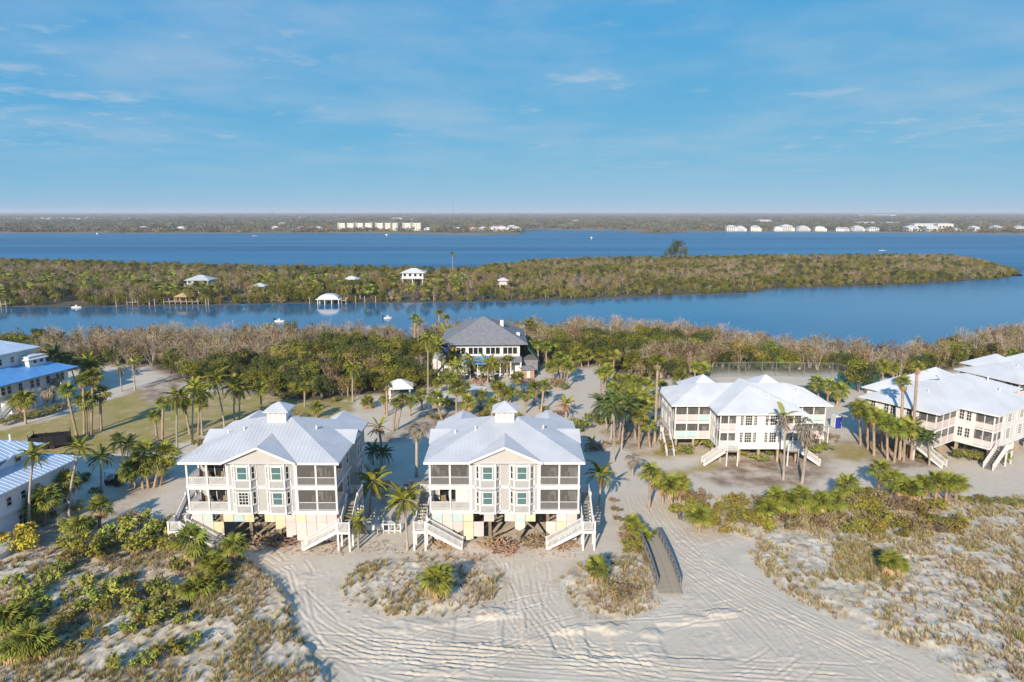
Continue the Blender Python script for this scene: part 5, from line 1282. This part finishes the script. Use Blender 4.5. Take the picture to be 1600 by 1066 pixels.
for px, py, s in ((900,676,1.9),(912,672,1.9),(896,668,1.7),(936,664,2.0),(948,662,1.8),(928,660,1.7)):
    p = G(px, py); shrub('h', p.x, p.y, s, 'clipped round in the turning circle', 'hedges in the turning circle', .9)
for px, py, s, k in ((1102,700,1.9,'h'),(1110,703,1.7,'h'),(1186,722,1.3,'h'),(1268,710,1.5,'h'),(1258,716,1.2,'b'),(700,640,1.7,'o'),(696,634,1.5,'o'),(310,700,1.2,'o'),(318,706,1.1,'t'),(110,830,1.3,'h'),(118,805,1.4,'h'),(88,812,1.2,'h'),(40,842,1.2,'t'),(150,772,.9,'h'),(646,782,1.2,'b'),(600,785,1.3,'t'),(603,770,1.2,'b'),(1036,700,1.6,'t'),(1042,706,1.6,'o'),(1040,690,1.7,'t'),(1030,676,1.8,'t'),(136,752,1.0,'h'),(872,606,1.6,'b'),(866,604,1.5,'b'),(880,610,1.2,'h')):
    p = G(px, py); shrub(k, p.x, p.y, s, 'beside the ' + ('white house' if px > 1000 else 'road' if px > 840 else 'cupola house' if px > 560 else 'lawn' if 300 < px < 330 else 'pink house'), 'garden bushes')
for px, py, s, k in ((948,925,1.0,'b'),(960,935,1.0,'b'),(972,945,.9,'b'),(985,930,.9,'b'),(965,915,.9,'t'),(992,855,1.2,'o'),(980,862,1.1,'o'),(1002,868,1.0,'o'),(978,848,1.1,'b'),(1012,880,.9,'b'),(966,815,.8,'b'),(962,800,.8,'b'),(972,830,.9,'b'),(958,785,.7,'b'),(1018,838,1.0,'h')):
    p = G(px, py); shrub(k, p.x, p.y, s, 'beside the timber walkover', 'bushes by the walkover', .85)
p = G(1340, 612); tree(0, p.x, p.y, 1.25, 'spreading beside the green court screen', 'court tree', 1.1); p = G(1352, 614); tree(7, p.x, p.y, 1.05, 'spreading beside the green court screen', 'court tree', 1.2)
yd = random.Random(77)
for k in range(70):
    px, py, wh = yd.choice(((yd.uniform(655,860), yd.uniform(604,655), 'among the palms behind the house with pastel panels'), (yd.uniform(945,1035), yd.uniform(600,700), 'in the grove between the road and the white house'), (yd.uniform(420,600), yd.uniform(618,660), 'on the sand by the gazebo'), (yd.uniform(835,930), yd.uniform(575,612), 'in the planted island by the road')))
    p = G(px, py)
    if abs(p.x-14.5) < 3 and p.y > 115: continue
    if -11 < p.x < 9.5 and p.y < 90 or (-38 < p.x < -17 and p.y < 90): continue
    shrub(yd.choice('oobht'), p.x, p.y, yd.uniform(.6, 1.35), wh, 'yard bushes ' + wh, .8)
for px, py, k in ((1066,706,'h'),(1075,708,'h'),(1135,716,'b'),(1150,712,'h'),(1160,712,'o'),(1200,712,'h'),(1212,714,'o'),(1236,712,'h'),(1285,702,'o'),(1292,704,'h'),(1440,716,'h'),(1450,720,'o'),(1466,722,'h'),(1300,690,'b')):
    p = G(px, py); shrub(k, p.x, p.y, yd.uniform(.9, 1.4), 'at the foot of the white stilt houses', 'bushes at the white houses', .9)
for a in (('s',955,640,957,606),('s',966,650,964,612),('s',975,668,978,630),('s',1000,676,1004,636),('s',1016,700,1012,664),('s',985,640,990,604),('s',946,610,944,586),('s',1030,640,1032,606),('s',700,612,702,592),('s',750,640,752,618),('s',768,652,770,632),('s',834,632,836,608),('s',660,640,658,618),('s',640,650,642,628)): palm(*a, 'among the yard bushes behind the cupola houses', 1.15)
# dune grass: uncountable tufts
def tuft(seed, n, h, m):
    r = np.random.RandomState(seed); a = r.uniform(0, 6.28, n); l = h*r.uniform(.6, 1.1, n); sp = r.uniform(.2, .7, n)*h
    b = np.stack([np.cos(a)*.10*r.rand(n), np.sin(a)*.10*r.rand(n), np.zeros(n)], 1); tip = b + np.stack([np.cos(a)*sp, np.sin(a)*sp, l], 1); w = np.stack([-np.sin(a), np.cos(a), np.zeros(n)], 1)*.022
    v = np.stack([b-w, b+w, tip], 1).reshape(-1,3); return arr_mesh('tuft', v, np.arange(3*n).reshape(-1,3), m)
TUF = [tuft(1,30,.5,M['grassblade']), tuft(2,26,.42,M['grassgrey']), tuft(3,30,.55,M['grassblade']), tuft(4,22,.3,M['debris']), tuft(5,22,.38,M['grassgrey'])]
def dune_grass():
    X, Y, I, S = [], [], [], []
    for k, n in (('west', 5600), ('mid', 900), ('walk', 900), ('east', 17000)):
        P = np.array(Z_DUNE[k]); lo, hi = P.min(0), P.max(0); lo = np.maximum(lo, (-62, 46)); hi = np.minimum(hi, (95, 100))
        x = rs.uniform(lo[0], hi[0], n*2); y = rs.uniform(lo[1], hi[1], n*2); d = sdist(x, y, Z_DUNE[k])
        den = sstep(.40, .62, vnoise(x, y, 3.2, 91)) * .85 + .12
        if k == 'east': den = den*(.35+.65*sstep(3, 12, d))
        if k in ('mid', 'walk'): den = den*.8
        kp = (d > .3) & (rs.rand(len(x)) < den) & (np.abs(x) < y*.82+4); x, y = x[kp], y[kp]
        X.append(x); Y.append(y); S.append(rs.uniform(.6, 1.45, len(x))); I.append(np.where(vnoise(x, y, 5, 95) > .5, rs.choice([0,2,1,4], len(x)), rs.choice([1,4,1,3], len(x))))
    X, Y, I, S = map(np.concatenate, (X, Y, I, S)); Z = np.array([gz(a, b) for a, b in zip(X, Y)])
    scatter('dune_grass', np.stack([X, Y, Z-.01], 1), I, S, rs.uniform(0, 6.28, len(X)), TUF, 'olive and straw coloured grass tufts on the white dunes')
dune_grass()
def debris_heap(px, py, r, h, label, seed):
    rr = random.Random(seed); p = G(px, py); t = thing('debris_heap', label, 'heap', (p.x, p.y, gz(p.x, p.y)), 0, 'storm debris heaps')
    b = MB()
    for k in range(90):
        a = rr.uniform(0, 6.28); q = math.sqrt(rr.random())*r; z = h*(1-(q/r)**2)*rr.random(); c = Vector((math.cos(a)*q, math.sin(a)*q, z)); b.beam(c, c+Vector((rr.uniform(-1,1), rr.uniform(-1,1), rr.uniform(-.1,.5)))*.9, rr.uniform(.05,.16), rr.uniform(.03,.1))
    o = b.build('tangle', M['debris'], t); o['kind'] = 'stuff'
    for k in range(4): a = rr.uniform(0, 6.28); MB().beam((math.cos(a)*r*.6, math.sin(a)*r*.6, .05), (math.cos(a)*r*.2, math.sin(a)*r*.2, h*.9), .25, .05).build('board', M['woodpale'], t)
debris_heap(748,598,2.0,1.0,'brown heap of storm debris beside the clubhouse carts',1); debris_heap(825,598,2.2,1.1,'grey brown heap of storm debris before the block hut',2); debris_heap(930,700,1.6,.8,'heap of torn fronds on the shaded sand by the grove',3); debris_heap(1090,600,3.0,1.3,'dark heap of storm debris behind the white house',4); debris_heap(870,648,1.4,.6,'small debris heap beside the shaggy palm',5)
for q, (px, py) in enumerate(((338,848),(372,846),(405,848),(440,846))): debris_heap(px, py, 1.6, 1.2, 'brown heap of torn boards under the house with open porches', 20+q)
for q, (px, py) in enumerate(((700,850),(790,858),(770,848),(835,848),(880,850))): debris_heap(px, py, 1.4, .7, 'low rusty heap of debris under the house with pastel panels', 30+q)
def litter():
    """torn fronds, twigs and boards washed up under and before the houses"""
    r = random.Random(8); mb = MB()
    spots = [((430,540),(848,868),90), ((650,900),(852,872),160), ((330,480),(840,862),120), ((760,860),(830,860),70), ((690,760),(860,880),40), ((560,640),(845,866),60), ((540,800),(875,965),130),((150,330),(880,915),120)]
    for (x0,x1),(y0,y1),n in spots:
        for i in range(n):
            p = G(r.uniform(x0,x1), r.uniform(y0,y1)); z = gz(p.x, p.y)+.05; a = r.uniform(0,6.28); l = r.uniform(.12,.55)
            d = Vector((math.cos(a), math.sin(a), r.uniform(-.02,.25)))*l; mb.beam(Vector((p.x,p.y,z)), Vector((p.x,p.y,z))+d, r.uniform(.02,.07), r.uniform(.02,.05))
    o = mb.build('debris', M['debris']); o['kind'] = 'stuff'; o['label'] = 'brown storm debris strewn at the feet of the stilt houses'
litter()

# ------------------------------------------------------------------ far shore and channel
def islet_house(px, py, w, d, label, m='wallwhite', rm='roofw', h=3.0, base=2.8, rz=0.0):
    p = G(px, py, 3.5); t = thing('islet_house', label, 'house', (p.x, p.y, 0), rz)
    box('wall', -w/2, w/2, 0, d, base, base+h, M[m], t)
    roof(t, hip(-w/2-.9, w/2+.9, -.9, d+.9, base+h+.1, .42), M[rm], seam=0)
    for k in range(4): window(t, -w/2+w*(k+.5)/4, -.01, base+.9, w*.12, 1.3, 0, 'glass', (1, 1))
    box('balcony', -w/2-.6, w/2+.6, -1.9, -.02, base-.2, base, M['white'], t); railing(t, (-w/2-.6,-1.85,base), (w/2+.6,-1.85,base), 1.0, 'white', .4)
    pilings(t, [-w/2+.3, 0, w/2-.3], [-1.6, .3, d-.3], base, 'white', .3, brace=False)
islet_house(645, 437, 10.5, 8, 'white stilt house with pale hip roof on the islet', h=2.6, base=4.2)
islet_house(309, 446, 10, 8, 'teal cottage with grey hip roof on the islet', 'p_cyan', 'roof', 2.4, 3.4)
islet_house(548, 441, 6, 5, 'small flat pale cabin half buried in the islet wood', 'wallwhite', 'roofw', 1.6, 3.2)
islet_house(786, 442, 3.5, 4, 'tiny cream cabin peeping from the islet wood', 'p_yellow', 'roofw', 1.6, 3.0)
islet_house(404, 450, 5, 4, 'small cream cabin behind brown trees on the islet', 'p_white', 'roof', 1.6, 2.6)
def dock(px, py, w, d, label, hut=False, n=5):
    p = G(px, py, WZ); t = thing('dock', label, 'dock', (p.x, p.y, WZ))
    for k in range(int(w/.5)): box('plank', -w/2+k*.5+.02, -w/2+k*.5+.47, 0, d, 1.0, 1.12, M['woodpale'], t)
    me = MB().tube([(0,0,-1),(0,0,2.2)], [.17,.15], 7).mesh('piling', M['woodpale'])
    for k in range(n):
        for y in (0, d): link('piling', me, t, (-w/2+w*k/(n-1), y, 0))
    if hut:
        for x in (-2, 2):
            for y in (.4, d-.4): box('hut_post', x-.1, x+.1, y-.1, y+.1, 1.12, 3.2, M['woodpale'], t)
        roof(t, [[(a-.0, b, c) for a, b, c in q] for q in hip(-2.7, 2.7, -.3, d+.3, 3.2, .6)], M['dry'], 'hut_roof', seam=0)
dock(283, 476, 14, 4, 'timber dock with thatched hut at the islet shore', True, 7)
dock(216, 477, 9, 2.4, 'narrow timber pier slanting from the islet shore', False, 5)
dock(612, 470, 5.5, 2, 'small grey dock with ramp below the white islet house', False, 3)
dock(2, 480, 4, 2.5, 'short timber dock at the western islet shore', False, 3)
def boat_lift():
    p = G(513, 476, WZ); t = thing('boat_lift', 'white canopied boat lift standing in the channel', 'boat lift', (p.x, p.y, WZ), R(4))
    for x in (-4.2, -1.4, 1.4, 4.2):
        for y in (0, 4): MB().tube([(x,y,-1.5),(x,y,2.4)], [.2,.2], 7).build('piling', M['white'], t)
    MB().box(-5, 5, -.3, 4.3, 2.0, 2.25).build('platform', M['white'], t)
    mb = MB(); n = 8
    for k in range(n):
        a0, a1 = math.pi*k/n, math.pi*(k+1)/n; f = lambda a: (-math.cos(a)*4.2, 2.3+1.9*math.sin(a))
        (xa, za), (xb, zb) = f(a0), f(a1); mb.add([(xa,-.4,za),(xb,-.4,zb),(xb,4.4,zb),(xa,4.4,za)], [(0,3,2,1)])
    mb.add([(-math.cos(math.pi*k/n)*4.2, -.4, 2.3+1.9*math.sin(math.pi*k/n)) for k in range(n+1)], [tuple(range(n+1))]); mb.build('canopy', M['white'], t)
    box('side_deck', 5.0, 7.2, .5, 3.0, 1.4, 1.6, M['woodpale'], t)
    for x, y in ((5.3,.7),(7.0,.7),(7.0,2.8)): MB().tube([(x,y,-1.5),(x,y,2.6)], [.16,.16], 6).build('piling', M['woodpale'], t)
boat_lift()
def boat(px, py, L_, label, rz=0.1, console=True):
    p = G(px, py, WZ); t = thing('boat', label, 'boat', (p.x, p.y, WZ), rz); w = L_*.17
    out = [(-L_/2,-w),(L_*.2,-w),(L_*.38,-w*.65),(L_/2,0),(L_*.38,w*.65),(L_*.2,w),(-L_/2,w)]
    n = len(out); lo = [(x*.9, y*.7, -.25) for x, y in out]; hi = [(x, y, .5+.25*max(0, x/L_)) for x, y in out]
    MB().add(lo+hi, [tuple(range(n-1,-1,-1)), tuple(range(n,2*n))] + [(i,(i+1)%n,(i+1)%n+n,i+n) for i in range(n)]).build('hull', M['white'], t)
    if console: box('console', -.5, .4, -.3, .3, .5, 1.15, M['inner'], t); box('motor', -L_/2-.4, -L_/2, -.25, .25, .1, 1.2, M['black'], t)
for a in ((120,481,4,'white skiff drifting off the western islet shore'),(437,471,5,'pale flat boat moored by channel posts'),(437,503,3.5,'white boat behind the wood by the near bank',),(606,498,3,'small white boat near the bank behind tall palms'),(665,468,4,'little white dinghy drawn up below the islet house')): boat(a[0], a[1], a[2], a[3], prng.uniform(-.3,.3))
boat(398,369,9,'white boat far out on the open bay'); boat(1378,392,9,'white boat behind the low end of the islet'); boat(604,367,8,'white boat below the far apartment blocks')
for px, py in ((52,474),(143,472),(484,472),(570,470),(587,470),(182,477),(234,474),(242,474),(322,474),(326,474),(678,468),(1112//2*1,470),(692,466),(716,464)):
    p = G(px, py+3, WZ); tag(MB().tube([(0,0,-1),(0,0,2.6)], [.2,.17], 7).tube([(0,0,2.6),(0,0,2.85)], [.24,.02], 7).build('mooring_post', M['woodpale'], None, (p.x, p.y, WZ)), 'weathered mooring post standing in the channel', 'post', 'mooring posts in the channel')
for px, py in ((152,368),(924,375),(604,370)):
    p = G(px, py, WZ); t = thing('channel_marker', 'white channel marker out on the open bay', 'marker', (p.x, p.y, WZ), 0, 'channel markers'); MB().tube([(0,0,-1),(0,0,3)], [.25,.25], 6).build('pile', M['white'], t); box('board', -1.0, 1.0, -.3, -.25, 2.2, 4.0, M['white'], t)
# mainland: apartment blocks, villas, tree mass
M['condo'] = mat('cream_stucco', (.80,.77,.69), (.76,.72,.64), .7, .1); M['condogrey'] = mat('grey_stucco', (.36,.34,.30), None, .8)  # cream for the walls, darker grey for the stair towers
def condo(px, w, h, label, py=360.5):
    p = G(px, py, 0); t = thing('apartment_block', label, 'building', (p.x, p.y, 0), 0, 'cream apartment blocks on the far shore')
    box('wall', -w/2, w/2, 0, 14, 0, h, M['condo'], t); box('roof', -w/2-.6, w/2+.6, -.6, 14.6, h+.003, h+.9, M['white'], t)
    for s in (-1, 1): box('stair_tower', s*w*.5-1.4, s*w*.5+1.4, -1.2, 3, 0, h+2.2, M['condogrey'], t)
    for f in range(4):
        for k in range(3): box('window', -w*.28+k*w*.28-.8, -w*.28+k*w*.28+.8, -.12, -.01, .9+f*h/4, .9+f*h/4+1.7, M['glass'], t)
        box('balcony', -w*.2, w*.2, -1.0, -.02, f*h/4+.1, f*h/4+.3, M['white'], t)
for k, (px, w) in enumerate(((535,15),(547,15),(563,15),(575,15),(594,16),(606,15),(616,12),(636,15),(651,15))):
    condo(px, w*1.05, 14, 'cream four storey apartment block in the row on the far shore' if k < 7 else 'cream four storey apartment block in the separate far pair')
def villa(px, py, w, h, i, where):
    p = G(px, py, 0); t = thing('far_house', ('white','pale grey','cream','pale pink')[i % 4] + ' waterfront house ' + where, 'house', (p.x, p.y, 0), prng.uniform(-.2,.2), 'houses ' + where)
    m = ('wallwhite','roofw','condo','pinkwall')[i % 4]; d = w*.7
    box('wall', -w/2, w/2, 0, d, -.2, h, M[m], t); roof(t, hip(-w/2-.8, w/2+.8, -.8, d+.8, h+.05, .4), M[('roofw','roof','roofw','roof')[(i//2) % 4]], seam=0)
    box('wing', w/2-.01, w/2+w*.3, 1.5, d*.8, -.2, h*.6, M[m], t); roof(t, hip(w/2, w/2+w*.36, 1.2, d*.85, h*.62, .4), M['roofw'], 'wing_roof', seam=0)
    for f in range(max(1, int(h//3))):
        for k in range(4): box('window', -w*.4+k*w*.22, -w*.4+k*w*.22+w*.12, -.1, -.01, .8+f*3, 2.3+f*3, M['glass'], t)
for k, (px, w, h) in enumerate(((1143,17,9),(1157,15,8),(1180,15,9),(1216,12,8),(1230,20,10),(1256,18,8),(1281,16,8),(1312,13,6),(1322,10,6),(1342,18,8),(1366,18,6),(1425,22,8),(1456,20,8),(1524,15,8),(1558,16,9),(1594,14,9),(1496,10,5))): villa(px, 361.8, w, h, k, 'on the far eastern shore')
for k, (px, w, h) in enumerate(((668,14,5),(684,16,6),(700,13,5),(714,15,5),(754,15,6),(772,18,7),(784,16,8),(800,15,9),(806,14,7),(497,12,5),(470,12,5),(430,14,5),(224,13,5),(282,14,5),(312,12,5),(345,11,5),(740,12,5))): villa(px, 361.3 if px > 500 else 359, w, h, k+1, 'on the far western shore')
for k, (px, py, w, h) in enumerate([(1452,350.5,56,10),(1478,350.2,30,11),(1362,348,60,6),(1395,348.2,34,5),(1195,344.5,26,8),(1372,335.8,70,10)] + [(30+j*11.5, 341.0+(j % 3)*.4, 9+(j*7 % 5), 5) for j in range(20)] + [(440,349,14,5),(620,341,20,7),(640,342,18,7),(900,345,16,6),(470,340,22,6)]):
    D = G(px, py, h); t = thing('far_hall', 'white roofed building standing inland among the far trees', 'building', (D.x, D.y, 0), 0, 'white buildings inland'); w2 = w*D.y/1330
    box('wall', -w2/2, w2/2, 0, 16, -.2, h, M['wallwhite'], t); roof(t, hip(-w2/2-.8, w2/2+.8, -.8, 16.8, h+.05, .25), M['roofw'], seam=0)
    for j in range(4): box('window', -w2*.4+j*w2*.21, -w2*.4+j*w2*.21+w2*.12, -.12, -.01, h*.3, h*.65, M['glass'], t)
def mast(px, py, top, label):
    p = G(px, py, 0); h = HZ(p.y, top); t = thing('radio_mast', label, 'mast', (p.x, p.y, 0), 0, 'masts on the far horizon')
    w = .5*p.y/1330*.5; MB().tube([(0,0,0),(0,0,h)], [w*1.4, w*.6], 4).build('shaft', M['steel'], t); box('aerial', -w*3, w*3, -w, w, h*.82, h*.84, M['steel'], t)
for px, top in ((709,306),(427,318),(524,326),(598,326),(1436,334)): mast(px, 360, top, 'thin radio mast on the far horizon')
def far_clump(seed, n=150):
    r = np.random.RandomState(seed); c = np.stack([r.uniform(-16,16,14), r.uniform(-8,8,14), r.uniform(1.5,5.0,14)], 1); rr_ = np.stack([r.uniform(3,5,14)]*2+[r.uniform(1.8,3.4,14)], 1)
    v, f = leaf_cloud(r, c, rr_, n, 1.35, .6); return arr_mesh('clump', v, f, M['far'] if seed % 5 else M['leafbrown'])
def far_wood():
    X, Y, S = [], [], []; D = 1215.0
    while D < 13000:
        n = int(D*1.75/(15+D*.004)); x = rs.uniform(-.88*D, .88*D, n); y = D + rs.uniform(0, D*.05, n)
        X.append(x); Y.append(y); S.append(rs.uniform(.7, 1.25, n)*(1+D/9000)); D *= 1.042
    X, Y, S = map(np.concatenate, (X, Y, S)); sh_ = np.interp(X, MLX, MLY); k = Y > sh_ + 9
    # clearings: the lawn and front of the buildings stay open to the water
    pxs = 800 + X/ (Y*cP + (CAM_H)*sP) * FOC
    front = Y < sh_ + 62
    opn = ((pxs > 522) & (pxs < 662)) | ((pxs > 1128) & (pxs < 1475)) | ((pxs > 1510) & (pxs < 1602)) | ((pxs > 664) & (pxs < 812))
    k &= ~(front & opn) & ~((pxs > 1130) & (pxs < 1600) & (Y < sh_+75) & (rs.rand(len(X)) < .8)); k &= rs.rand(len(X)) < (.55+.45*(vnoise(X, Y, 260, 7) > .45))
    X, Y, S = X[k], Y[k], S[k]
    scatter('far_woods', np.stack([X, Y, np.full(len(X), -.2)], 1), rs.randint(0, 5, len(X)), S, rs.uniform(0, 6.28, len(X)), [far_clump(i) for i in range(5)], 'hazy wooded mainland behind the bay')
far_wood()
# small bushes between the waterfront houses
shs = []
for k in range(240):
    px = prng.choice([prng.uniform(662,812), prng.uniform(1128,1600), prng.uniform(1128,1600)]); p = G(px, 361.6 if prng.random() < .5 else 359.8, 0); shs.append((p.x, p.y, -.2))
scatter('shore_bushes', shs, rs.randint(0, 5, len(shs)), rs.uniform(.25, .5, len(shs)), rs.uniform(0, 6.28, len(shs)), [far_clump(i+5, 90) for i in range(5)], 'bushes between the far waterfront houses')
MB().prism([tuple(G(a, b, 0)[:2]) for a, b in ((505,363.2),(660,363.2),(660,360.2),(505,360.2))], .2, .45).build('shore_lawn', mat('shore_lawn', (.14,.16,.06), (.18,.17,.08), .9, .02))['kind'] = 'structure'

# ------------------------------------------------------------------ the hazy air
def haze():
    m = bpy.data.materials.new('pale_haze'); m.use_nodes = True; t = m.node_tree; t.nodes.clear()
    o = N(t, 'ShaderNodeOutputMaterial'); v = N(t, 'ShaderNodeVolumePrincipled'); v.inputs['Color'].default_value = (.80,.88,1.0,1); v.inputs['Density'].default_value = 1.1e-4; v.inputs['Anisotropy'].default_value = .0
    t.links.new(v.outputs[0], o.inputs['Volume'])
    h = MB().box(-27000, 27000, -400, 26000, -2.8, 74.0).build('haze', m); h['kind'] = 'stuff'; h['label'] = 'pale blue haze over the bay'
haze()
